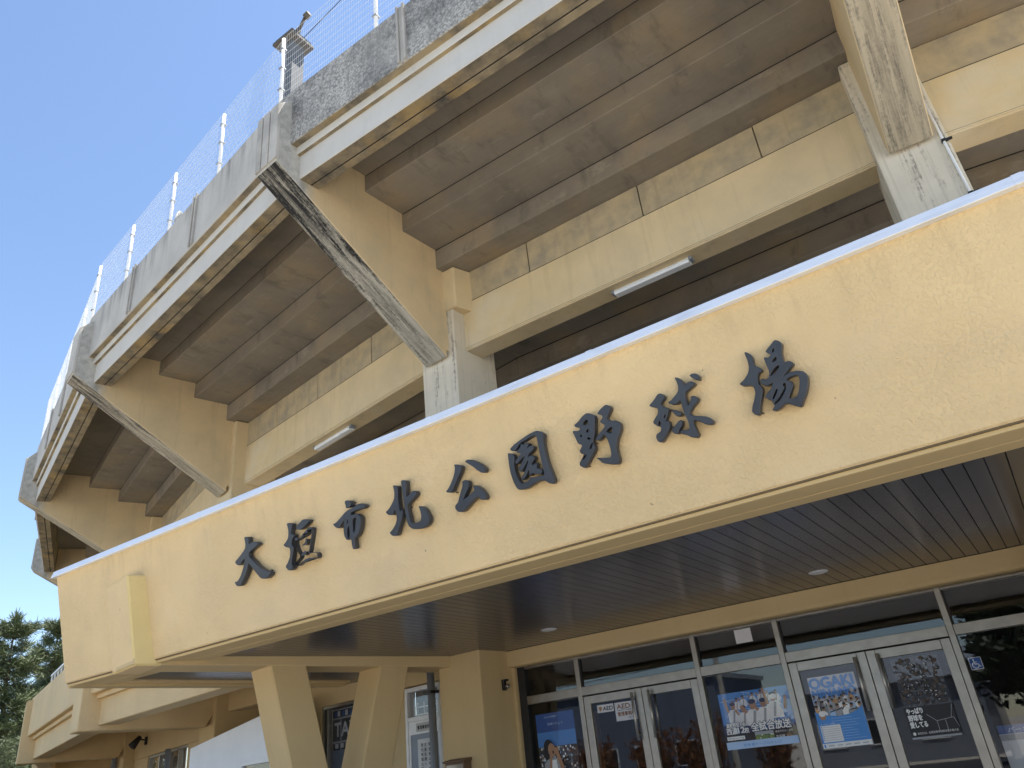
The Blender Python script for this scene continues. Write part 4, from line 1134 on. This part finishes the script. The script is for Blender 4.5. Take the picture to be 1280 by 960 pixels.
# capped concrete post standing on the stand behind the fence
T = Matrix.Translation((-7.80, 6.2, 9.5))
L = thing('capped_column', T, 'grey square column with a brown stepped cap behind the mesh fence', 'column')
m = MB(); m.box(-0.14, 0.14, -0.14, 0.14, 0, 2.62)
build(m, 'shaft', plain('blue_grey_render', (0.085, 0.095, 0.11), 0.8), L, T, 0.01)
m = MB(); m.box(-0.26, 0.26, -0.26, 0.26, 2.62, 2.69); m.box(-0.2, 0.2, -0.2, 0.2, 2.69, 2.76); m.loft([(-0.23, -0.23, 2.76), (0.23, -0.23, 2.76), (0.23, 0.23, 2.76), (-0.23, 0.23, 2.76)], [(-0.07, -0.07, 2.9), (0.07, -0.07, 2.9), (0.07, 0.07, 2.9), (-0.07, 0.07, 2.9)])
build(m, 'cap', M['tile'], L, T, 0.008)
m = MB(); m.tube((0.02, 0, 2.88), (0.14, 0, 3.0), 0.05, 10); m.tube((0.14, 0, 3.0), (0.30, 0, 3.2), 0.03, 10); m.tube((0.30, 0, 3.2), (0.40, 0, 3.22), 0.06, 12)
build(m, 'finial', M['tile'], L, T, 0, True)
for (a, b, lab) in (((-7.9, 6.3, 12.3), (-1.0, 9.5, 21.0), 'thin dark stay wire rising from the capped column'), ((-6.9, 6.6, 10.0), (-3.9, 6.6, 13.2), 'thin dark stay wire slanting behind the mesh fence')):
    m = MB(); m.tube(a, b, 0.008, 6)
    o = build(m, 'stay_wire', M['black'])
    tag(o, lab, 'wire')
# white stair rail on the lower deck at the far left
T = frame(STEP * 2) @ Matrix.Translation((-0.15, -2.42, 2.93))
L = thing('deck_railing', T, 'white metal railing on top of the lower deck parapet', 'railing')
m = MB()
m.box(-1.45, 1.5, -0.025, 0.025, 0.19, 0.235)
build(m, 'top_rail', M['white_paint'], L, T, 0.004)
for i in range(7):
    m = MB(); m.box(-0.015, 0.015, -0.015, 0.015, 0.0, 0.19)
    build(m, 'baluster', M['white_paint'], L, T @ Matrix.Translation((-1.4 + i * 0.45, 0, 0)))

# small horn loudspeaker behind the smooth grey parapet
T = frame(STEP) @ Matrix.Translation((0.08, -3.25, 9.84))
L = thing('horn_speaker', T, 'small grey horn loudspeaker peeping over the smooth grey parapet', 'loudspeaker')
m = MB(); m.tube((0, 0, -0.2), (0, 0, 0.14), 0.02, 8)
build(m, 'stand', M['pipe'], L, T)
m = MB(); m.tube((0.0, 0.12, 0.16), (0.0, 0.0, 0.16), 0.05, 14, 0, 0.07); m.tube((0, 0, 0.16), (0, -0.14, 0.15), 0.07, 16, 0, 0.16)
build(m, 'horn', M['grey'], L, T, 0, True)
# ------------------------------------------------------------------ posters and notices behind the glass
def ink(name, c): return plain('ink_' + name, c, 0.5, 0, 0.04, 12)
INK = dict(white=ink('white', (0.86, 0.87, 0.88)), sky=ink('sky_blue', (0.07, 0.29, 0.74)), deep=ink('deep_blue', (0.015, 0.10, 0.40)), black=ink('black', (0.012, 0.012, 0.016)),
           skin=ink('skin', (0.42, 0.235, 0.145)), grey=ink('grey', (0.36, 0.38, 0.41)), pale=ink('pale_blue', (0.46, 0.64, 0.92)), brown=ink('brown', (0.33, 0.15, 0.045)),
           green=ink('green', (0.16, 0.25, 0.07)), dark=ink('dark_grey', (0.05, 0.052, 0.06)), orange=ink('orange', (0.62, 0.36, 0.16)), navy=ink('navy', (0.02, 0.035, 0.10)), umber=ink('umber', (0.085, 0.058, 0.042)), slate=ink('slate', (0.10, 0.11, 0.13)))
IK = list(INK)
IM = [INK[k] for k in IK]
def c(n): return IK.index(n)
GB = 9.522
def put(s, name, x, z, label, cat, group=None, y=GB):
    o = s.make(name, None, Matrix.Translation((x, y, z)) @ FACE)
    return tag(o, label, cat, group)

def player(s, x, y, k, cap='navy', up=False):
    """a small printed ball player: shirt, arms, face, cap"""
    s.poly([(x - .055 * k, y - .12 * k), (x + .055 * k, y - .12 * k), (x + .06 * k, y - .03 * k), (x + .03 * k, y), (x - .03 * k, y), (x - .06 * k, y - .03 * k)], c('white'))
    s.bar(x - .015 * k, y - .11 * k, x + .01 * k, y - .01 * k, .018 * k, c('grey'))
    s.disc(x, y + .028 * k, .024 * k, .031 * k, c('skin'))
    s.disc(x, y + .048 * k, .028 * k, .016 * k, c(cap), 10)
    s.bar(x - .05 * k, y - .02 * k, x - (.08 if not up else .07) * k, y + (.03 if not up else .10) * k, .022 * k, c('skin'))
    s.bar(x + .05 * k, y - .03 * k, x + .075 * k, y - .09 * k, .024 * k, c('pale'))

rnd = random.Random(3)
# shouting spectator in front of a crowd
s = Sheet(0.605, 0.85, IM, c('deep'))
s.rect(0, .605, .42, .62, c('sky')); s.rect(0, .605, 0, .44, c('dark'))
for i in range(150):
    s.disc(rnd.uniform(.02, .585), rnd.uniform(.03, .44), rnd.uniform(.006, .016), rnd.uniform(.008, .018), c(rnd.choice(['white', 'grey', 'white', 'dark', 'pale', 'skin'])), 7)
s.poly([(.07, .0), (.09, .24), (.17, .30), (.27, .31), (.34, .24), (.36, 0)], c('grey'))
s.poly([(.19, .0), (.20, .27), (.28, .28), (.31, .0)], c('white')); s.disc(.25, .1, .035, .05, c('navy'))
s.disc(.185, .41, .082, .12, c('black'), 18, .15); s.poly([(.11, .42), (.10, .33), (.13, .28), (.17, .29), (.16, .38)], c('black'))
s.disc(.225, .395, .058, .085, c('skin'), 18, .1); s.disc(.243, .37, .014, .02, c('black'), 10)
s.poly([(.15, .10), (.19, .09), (.225, .34), (.19, .37)], c('skin')); s.poly([(.36, .10), (.42, .12), (.33, .37), (.27, .38)], c('skin'))
s.disc(.30, .385, .035, .042, c('skin')); s.disc(.208, .36, .026, .04, c('skin'))
s.text('みんなの声援で', .16, .79, .03, c('pale'), .2); s.text('球場へ行こう', .2, .70, .034, c('pale'), .24)
put(s, 'poster', -6.25, -0.195, 'blue poster of a person shouting with cupped hands before a crowd', 'poster', 'posters behind the entrance glass')
# AED plates
s = Sheet(0.242, 0.094, IM, c('white'))
s.disc(.04, .052, .02, .022, c('orange')); s.disc(.055, .052, .02, .022, c('orange')); s.poly([(.022, .045), (.074, .045), (.048, .014)], c('orange')); s.poly([(.05, .06), (.04, .042), (.05, .042), (.045, .026), (.058, .048), (.048, .048)], c('black'))
s.text('AED', .085, .022, .066, c('black'), .145, .002)
put(s, 'notice', -5.272, 0.563, 'small white AED plate with an orange heart, left of the larger AED notice', 'notice')
s = Sheet(0.298, 0.22, IM, c('white'))
s.text('AED', .03, .142, .08, c('brown'), .19, .0025); s.text('は', .228, .145, .05, c('brown'), .035)
s.text('自動体外式除細動器', .035, .118, .02, c('black'), .23); s.text('管理事務所', .03, .06, .055, c('brown'), .25, .002); s.text('にあります', .17, .02, .03, c('black'), .105)
put(s, 'notice', -5.012, 0.435, 'larger square AED notice with brown lettering on the left door', 'notice')
# ball game broadcast poster
s = Sheet(0.845, 0.605, IM, c('sky'))
for i in range(14):
    s.bar(rnd.uniform(0, .5), rnd.uniform(.25, .58), rnd.uniform(.2, .84), rnd.uniform(.3, .6), .006, c('pale'))
for (x, y, k) in ((.30, .52, .7), (.42, .54, .65), (.52, .55, .7), (.60, .54, .6), (.22, .50, .7), (.70, .53, .7)):
    player(s, x, y, k)
for (x, y, k, u) in ((.16, .42, 1.25, True), (.28, .38, 1.2, False), (.40, .40, 1.7, False), (.53, .41, 1.5, False), (.66, .46, 1.5, True)):
    player(s, x, y, k, 'navy', u)
s.disc(.663, .505, .045, .03, c('white'), 12)
s.bar(.77, .36, .80, .50, .03, c('skin'))
s.rect(0, .845, .045, .165, c('black'))
s.poly([(0, .165), (.845, .165), (.845, .20), (.4, .185), (.1, .25), (0, .26)], c('navy'))
s.text('高校野球大会', .04, .235, .05, c('navy'), .23, .008); s.text('高校野球大会', .04, .235, .05, c('white'), .23, .002); s.rect(.02, .33, .158, .228, c('navy')); s.text('西濃', .03, .165, .075, c('white'), .13, .003); s.text('12', .168, .168, .085, c('white'), .082, .005); s.text('校', .25, .165, .06, c('white'), .05, .002)
s.text('全試合放送', .335, .175, .10, c('navy'), .46, .012); s.text('全試合放送', .335, .175, .10, c('white'), .46, .003)
s.rect(.02, .235, .098, .135, c('white')); s.text('地域の夏をみんなで応援', .03, .108, .02, c('black'), .19); s.text('生中継 見逃し配信', .02, .062, .025, c('white'), .2)
s.rect(.36, .58, .065, .155, c('green')); s.rect(.36, .58, .125, .158, c('grey'))
for i in range(12):
    s.disc(rnd.uniform(.37, .57), rnd.uniform(.07, .12), .009, .006, c(rnd.choice(['orange', 'white', 'dark'])), 7)
s.text('放送予定はこちら', .60, .13, .022, c('white'), .2); s.text('生中継', .60, .07, .04, c('white'), .1); s.text('無料', .72, .07, .04, c('orange'), .06)
s.rect(0, .845, 0, .078, c('pale')); s.text('西美濃ケーブルテレビ', .2, .022, .035, c('sky'), .45)
put(s, 'poster', -3.608, -0.035, 'wide blue poster of cheering ball players above large white lettering', 'poster', 'posters behind the entrance glass')
# blue and white OGAKI MINAMO poster
s = Sheet(0.515, 0.728, IM, c('white'))
for i in range(80):
    s.disc(rnd.uniform(.01, .50), rnd.uniform(.40, .72), .004, .004, c('pale'), 6)
s.text('OGAKI', .012, .605, .155, c('sky'), .475, .008); s.text('MINAMO', .02, .505, .125, c('sky'), .47, .007)
for r_, yy, k in ((9, .50, .62), (8, .445, .75), (7, .385, .9)):
    for i in range(r_):
        x = .035 + i * .445 / (r_ - 1) + rnd.uniform(-.012, .012); y = yy + rnd.uniform(-.015, .02)
        s.poly([(x - .03 * k, y - .10 * k), (x + .03 * k, y - .10 * k), (x + .04 * k, y - .03 * k), (x, y), (x - .04 * k, y - .03 * k)], c(rnd.choice(['white', 'grey', 'orange', 'pale', 'white'])))
        s.disc(x, y + .02 * k, .019 * k, .025 * k, c('skin'), 9); s.disc(x, y + .035 * k, .021 * k, .016 * k, c('black'), 8)
        s.bar(x - .03 * k, y - .03 * k, x + rnd.uniform(-.05, .05), y + rnd.uniform(-.06, .05), .012 * k, c('black'))
s.poly([(0, 0.045), (.515, 0.045), (.515, .385), (.45, .345), (.36, .315), (.25, .305), (.14, .32), (.06, .345), (0, .37)], c('sky'))
s.disc(.075, .325, .036, .045, c('skin')); s.disc(.075, .345, .037, .03, c('white'), 12)
for i in range(9):
    s.rect(.16, .16 + rnd.uniform(.2, .33), .285 - i * .026, .288 - i * .026, c('pale'))
s.rect(.02, .235, .06, .225, c('white'))
for i in range(7):
    s.rect(.03, .22, .205 - i * .021, .208 - i * .021, c('grey')); s.disc(.032, .212 - i * .021, .006, .006, c('sky'), 8)
s.text('ホームゲーム日程', .03, .232, .02, c('white'), .15)
s.rect(0, .515, 0, .05, c('white')); s.rect(.012, .03, .008, .042, c('sky'))
for i in range(5):
    s.rect(.06 + i * .09, .12 + i * .09, .02, .028, c('grey'))
put(s, 'poster', -2.518, -0.125, 'upright blue and white poster headed OGAKI MINAMO over a group of players', 'poster', 'posters behind the entrance glass')
# dark crowd poster
s = Sheet(0.468, 0.785, IM, c('dark'))
for i in range(260):
    x, y = rnd.uniform(.02, .45), rnd.uniform(.31, .765)
    q = rnd.random()
    s.disc(x, y, rnd.uniform(.008, .024), rnd.uniform(.008, .022), c('umber' if q < .4 else 'slate' if q < .65 else 'black'), 8)
    if q > .66:
        a_ = rnd.uniform(0, 3.14)
        s.bar(x, y, x + .02 * math.cos(a_), y + .018 * math.sin(a_), .006, c('grey' if q < .9 else 'white'))
s.rect(0, .468, 0, .30, c('black'))
for a in ((.20, .22, .28, .15), (.28, .15, .28, .06), (.28, .15, .36, .16), (.36, .16, .36, .06), (.36, .16, .44, .17), (.44, .17, .47, .08), (.42, .17, .46, .29)):
    s.bar(*a, .005, c('grey'))
s.text('やっぱり', .02, .24, .06, c('white'), .155, .003); s.text('野球を', .02, .175, .06, c('white'), .135, .003); s.text('愛してる', .02, .11, .06, c('white'), .165, .003)
s.disc(.035, .05, .015, .016, c('white')); s.text('第百回記念', .065, .042, .022, c('white'), .09); s.text('全国高等学校野球選手権大会', .17, .042, .024, c('white'), .28)
s.rect(0, .468, 0.0, .018, c('grey'))
put(s, 'poster', -1.603, -0.125, 'dark poster of a packed crowd with white hiragana lettering on the right door', 'poster', 'posters behind the entrance glass')
# accessibility sticker
s = Sheet(0.115, 0.118, IM, c('white'), 0.0012)
s.rect(.005, .11, .005, .113, c('deep'))
s.disc(.042, .096, .0085, .0085, c('white')); s.bar(.043, .088, .047, .052, .009, c('white')); s.bar(.045, .072, .068, .070, .007, c('white')); s.bar(.046, .053, .074, .052, .009, c('white')); s.bar(.073, .054, .088, .024, .009, c('white')); s.bar(.086, .025, .097, .030, .007, c('white'))
for i in range(11):
    a0, a1 = R(118 + i * 20), R(118 + (i + 1) * 20)
    s.bar(.050 + .029 * math.cos(a0), .042 + .029 * math.sin(a0), .050 + .029 * math.cos(a1), .042 + .029 * math.sin(a1), .007, c('white'))
put(s, 'sticker', -0.862, 0.447, 'blue and white wheelchair symbol sticker on the right-hand side window', 'sticker', None, 9.512)
# parking notice low behind the right window
s = Sheet(0.70, 0.80, IM, c('white'))
s.rect(0, .70, .72, .80, c('deep')); s.text('パーキング', .09, .735, .05, c('pale'), .32, .002)
s.rect(0, .70, .66, .715, c('grey')); s.disc(.26, .53, .07, .07, c('dark')); s.text('ご利用の方へ', .35, .5, .05, c('sky'), .3)
put(s, 'notice', -0.845, -0.885, 'white notice with a blue head strip behind the right-hand side window', 'notice', None, 9.75)
s = Sheet(0.207, 0.158, IM, c('white'))
put(s, 'notice', -3.232, 1.097, 'blank white paper stuck high on the transom glass', 'notice', None, 9.512)
m = MB().box(-5.63, -5.53, 9.9, 10.0, -H, 0.62)
build(m, 'door_post', M['wood'], stadium)
# ------------------------------------------------------------------ trees
import numpy as np
def np_mesh(name, verts, quads, mat_, parent, T, tri=False):
    me = bpy.data.meshes.new(name)
    n, k = len(verts), quads.shape[1]
    me.vertices.add(n)
    me.vertices.foreach_set('co', np.asarray(verts, np.float32).ravel())
    me.loops.add(quads.size)
    me.loops.foreach_set('vertex_index', quads.astype(np.int32).ravel())
    me.polygons.add(len(quads))
    me.polygons.foreach_set('loop_start', np.arange(0, quads.size, k, dtype=np.int32))
    me.polygons.foreach_set('loop_total', np.full(len(quads), k, dtype=np.int32))
    me.materials.append(mat_)
    me.update(calc_edges=True)
    o = bpy.data.objects.new(name, me)
    col.objects.link(o)
    place(o, parent, T)
    return o
BARK = m_concrete('pine_bark', (0.11, 0.075, 0.05), (0.05, 0.036, 0.027), 0.8, 5, None, 0.6)
NEEDLE = m_leaf('pine_needles', (0.04, 0.062, 0.024), (0.14, 0.165, 0.065))
NEEDLE2 = m_leaf('blue_green_needles', (0.045, 0.07, 0.03), (0.14, 0.165, 0.07))

def needles(rng, centres, dirs, n, length, width):
    """tufts: n flat needle sprays radiating around each centre"""
    m = len(centres)
    d = rng.normal(size=(m, n, 3)) * np.array([1, 1, 0.55]) + dirs[:, None, :] * 0.9 + np.array([0, 0, 0.45])
    d /= np.linalg.norm(d, axis=2, keepdims=True)
    side = np.cross(d, rng.normal(size=(m, n, 3)))
    side /= np.linalg.norm(side, axis=2, keepdims=True) + 1e-9
    L = length * rng.uniform(0.6, 1.25, (m, n, 1))
    p = centres[:, None, :] + rng.normal(size=(m, n, 3)) * length * 0.22
    w = side * width
    v = np.stack([p - w * 0.4, p + w * 0.4, p + d * L * 0.65 + w, p + d * L], axis=2)
    return v.reshape(-1, 3)

def pine(x, y, h, label, seed, lean=0.0, mat_=NEEDLE, spread=0.26, dens=1.0):
    rng = np.random.default_rng(seed)
    T = Matrix.Translation((x, y, -H))
    root = thing('pine_tree', T, label, 'tree', 'pines beyond the stadium')
    tm = MB()
    pts = [Vector((lean * (t_ ** 1.5) * h + 0.12 * math.sin(t_ * 7 + seed), 0.1 * math.cos(t_ * 5 + seed), t_ * h * 0.97)) for t_ in [i / 10 for i in range(11)]]
    for i in range(10):
        tm.tube(pts[i], pts[i + 1], 0.022 * h * (1 - i / 10) + 0.02, 9, 0, 0.022 * h * (1 - (i + 1) / 10) + 0.02)
    C, D = [], []
    z = 0.22 * h
    while z < h * 0.985:
        tt = z / h
        nb = int(rng.integers(4, 7))
        a0 = rng.uniform(0, 6.28)
        for b in range(nb):
            if rng.random() < 0.16:
                continue
            a = a0 + b * 6.283 / nb + rng.uniform(-0.35, 0.35)
            Lb = h * spread * (1.12 - tt) ** 0.75 * rng.uniform(0.6, 1.2) + 0.25
            k = tt * 10
            i = min(9, int(k)); base_ = pts[i].lerp(pts[i + 1], k - i)
            rise = 0.15 + 0.5 * tt
            P = [base_ + Vector((math.cos(a) * Lb * s, math.sin(a) * Lb * s, Lb * (rise * s - 0.35 * s * (1 - s) ))) for s in (0, 0.35, 0.7, 1.0)]
            for q, w_ in zip(range(3), (0.035, 0.024, 0.014)):
                tm.tube(P[q], P[q + 1], w_ * (1.3 - tt) * h / 9, 5, 0, w_ * 0.65 * (1.3 - tt) * h / 9)
            nt = int((6 + Lb * 9) * dens)
            for _ in range(nt):
                s = rng.uniform(0.28, 1.04) ** 0.8
                sp = (0.16 + 0.2 * Lb * s * (1.15 - s)) 
                side = rng.normal() * sp
                cc = np.array([base_.x + math.cos(a) * Lb * s - math.sin(a) * side, base_.y + math.sin(a) * Lb * s + math.cos(a) * side, base_.z + Lb * (rise * s - 0.35 * s * (1 - s)) + rng.uniform(-0.03, 0.13) - abs(side) * 0.12])
                C.append(cc); D.append([math.cos(a) * 0.6, math.sin(a) * 0.6, 0.15])
        z += h * rng.uniform(0.045, 0.075)
    for _ in range(14):
        C.append(np.array([pts[10].x, pts[10].y, h * rng.uniform(0.93, 1.0)])); D.append([0, 0, 1])
    build(tm, 'trunk', BARK, root, T, 0, True)
    v = needles(rng, np.array(C), np.array(D), 26, 0.36 * h / 9, 0.022 * h / 9)
    np_mesh('crown', v, np.arange(len(v)).reshape(-1, 4), mat_, root, T)
    return root
pine(-41.2, 17.9, 10.6, 'tallest pine with layered boughs and a pointed top', 11, 0.0, NEEDLE, 0.20)
pine(-47.6, 22.9, 11.9, 'pine half hidden behind the left end of the canopy', 12, 0.015, NEEDLE, 0.17)
pine(-40.5, 13.2, 9.2, 'broad bluish pine standing in front of the tallest pine', 13, 0.0, NEEDLE2, 0.25)
pine(-35.8, 15.6, 4.6, 'low dark pine beneath the tallest pine', 14, 0.0, NEEDLE2, 0.36)
pine(-52.0, 25.0, 10.0, 'farthest pine seen between the other boughs', 15, -0.01, NEEDLE, 0.22)

# ------------------------------------------------------------------ across the street, seen only in the glass
def house(x0, x1, y0, y1, h, label, wall, gable):
    T = Matrix.Translation(((x0 + x1) / 2, (y0 + y1) / 2, -H))
    L = thing('house', T, label, 'house', 'houses across the street')
    a, b = (x1 - x0) / 2, (y1 - y0) / 2
    build(MB().box(-a, a, -b, b, 0, h), 'wall', wall, L, T)
    m = MB()
    if gable:
        m.loft([(-a - .4, -b - .4, h), (-a - .4, b + .4, h), (-a - .4, 0, h + gable)], [(a + .4, -b - .4, h), (a + .4, b + .4, h), (a + .4, 0, h + gable)])
    else:
        m.box(-a - .15, a + .15, -b - .15, b + .15, h, h + .25)
    build(m, 'roof', M['pipe'], L, T)
    for fl in range(int(h // 2.6)):
        x = -a + 1.0
        while x < a - 1.4:
            f = MB()
            z = 0.9 + fl * 2.6
            f.box(x, x + 1.3, b + .002, b + .06, z, z + 1.2)
            w_ = build(f, 'window', M['white_paint'], L, T)
            build(MB().box(x + .06, x + .62, b + .061, b + .066, z + .06, z + 1.14).box(x + .68, x + 1.24, b + .061, b + .066, z + .06, z + 1.14), 'pane', M['black'], w_, T)
            x += 2.4
house(-27, -16, -31, -23, 5.0, 'grey flat-roofed house mirrored in the left door', plain('grey_render', (0.13, 0.16, 0.22), 0.8), 0)
house(-13, -4, -34, -26, 3.6, 'low slate-grey house with a gabled roof across the street', plain('white_render', (0.17, 0.19, 0.23), 0.8), 1.5)
house(-42, -30, -30, -21, 5.6, 'tan two-storey house at the far end of the street', plain('tan_render', (0.16, 0.17, 0.19), 0.8), 1.4)
house(0, 10, -34, -26, 3.8, 'brown house with a gabled roof across the street', plain('brown_render', (0.10, 0.085, 0.07), 0.8), 1.5)
for x, lab in ((-14.5, 'concrete utility pole beside the flat-roofed house'), (-3.0, 'concrete utility pole beside the brown house')):
    T = Matrix.Translation((x, -20, -H))
    L = thing('utility_pole', T, lab, 'utility pole')
    build(MB().tube((0, 0, 0), (0, 0, 9), 0.17, 12, 0, 0.11), 'shaft', M['grey'], L, T)
    build(MB().box(-0.9, 0.9, -0.05, 0.05, 8.2, 8.3).box(-0.6, 0.6, -0.05, 0.05, 7.2, 7.3), 'cross_arm', M['pipe'], L, T)
for i, (z, dx) in enumerate(((5.2, 0), (5.7, .1), (6.6, .2), (6.9, .3))):
    m = MB()
    for a, b in ((-60, -14.5), (-14.5, -3.0), (-3.0, 45)):
        for q in range(8):
            s0, s1 = q / 8, (q + 1) / 8
            def sg(s): return (a + (b - a) * s, -20 + dx, z - H - 0.02 * abs(b - a) * 4 * s * (1 - s) * 0.5)
            m.tube(sg(s0), sg(s1), 0.018, 5)
    o = build(m, 'power_line', M['black'])
    tag(o, 'black power line strung between the utility poles', 'power line', 'power lines over the street')
def broadleaf(x, y, h, w, label, seed):
    rng = np.random.default_rng(seed)
    T = Matrix.Translation((x, y, -H))
    root = thing('street_tree', T, label, 'tree', 'trees across the street')
    st = MB()
    st.tube((0, 0, 0), (0.1, 0, h * 0.45), 0.22, 10, 0, 0.15)
    C, D = [], []
    for i in range(16):
        a = rng.uniform(0, 6.28); r = rng.uniform(0.2, 0.85) * w
        tip = Vector((math.cos(a) * r, math.sin(a) * r, h * rng.uniform(0.45, 0.95)))
        st.tube((0.05, 0, h * rng.uniform(0.25, 0.45)), tip, 0.08, 6, 0, 0.02)
        for j in range(44):
            C.append(np.array(tip) + rng.normal(size=3) * np.array([0.32, 0.32, 0.26]) * w * 0.75); D.append([0, 0, .3])
    build(st, 'trunk', BARK, root, T, 0, True)
    v = needles(rng, np.array(C), np.array(D), 9, 0.34, 0.11)
    np_mesh('crown', v, np.arange(len(v)).reshape(-1, 4), DLEAF, root, T)
DLEAF = m_leaf('dark_leaves', (0.010, 0.02, 0.008), (0.03, 0.045, 0.014))
broadleaf(1.5, -14.5, 6.4, 2.3, 'dark round tree opposite the right-hand window', 71)
broadleaf(-1.6, -15.5, 5.6, 1.7, 'smaller dark tree beside the round one across the forecourt', 72)
broadleaf(5.5, -15.0, 6.8, 2.5, 'broad dark tree at the right end across the forecourt', 73)
LEAF = m_leaf('rusty_leaves', (0.10, 0.035, 0.012), (0.24, 0.10, 0.03))
def shrub(x, y, w, h, label, seed):
    rng = np.random.default_rng(seed)
    T = Matrix.Translation((x, y, -H))
    root = thing('shrub', T, label, 'shrub', 'rusty shrubs along the street')
    st = MB()
    C, D = [], []
    for i in range(26):
        a, r = rng.uniform(0, 6.28), rng.uniform(0.1, 1) * w
        tip = Vector((math.cos(a) * r, math.sin(a) * r, h * rng.uniform(0.7, 1.05)))
        st.tube((math.cos(a) * .15, math.sin(a) * .15, 0), tip, 0.025, 5, 0, 0.008)
        for j in range(26):
            s = rng.uniform(0.15, 1)
            C.append(np.array(tip) * s + rng.normal(size=3) * 0.14); D.append([0, 0, .8])
    build(st, 'stem', BARK, root, T)
    v = needles(rng, np.array(C), np.array(D), 7, 0.16, 0.03)
    np_mesh('foliage', v, np.arange(len(v)).reshape(-1, 4), LEAF, root, T)
for i, (x, y) in enumerate(((-13.2, -8.6), (-11.2, -8.2), (-9.0, -8.8), (-15.6, -8.4))):
    shrub(x, y, 1.1, 2.2 + 0.15 * (i % 3), ('rusty leaved shrub, leftmost but one of the row mirrored in the door', 'rusty leaved shrub, second from the right in the row across the forecourt', 'rusty leaved shrub at the right end of the row across the forecourt', 'rusty leaved shrub at the left end of the row across the forecourt')[i], 40 + i)
T = Matrix.Translation((-15.9, -6.0, -H))
L = thing('flag_pole', T, 'white tapering pole on the forecourt mirrored in the left window', 'pole')
build(MB().tube((0, 0, 0), (0, 0, 4.5), 0.22, 14, 0, 0.05), 'shaft', M['white_paint'], L, T, 0, True)
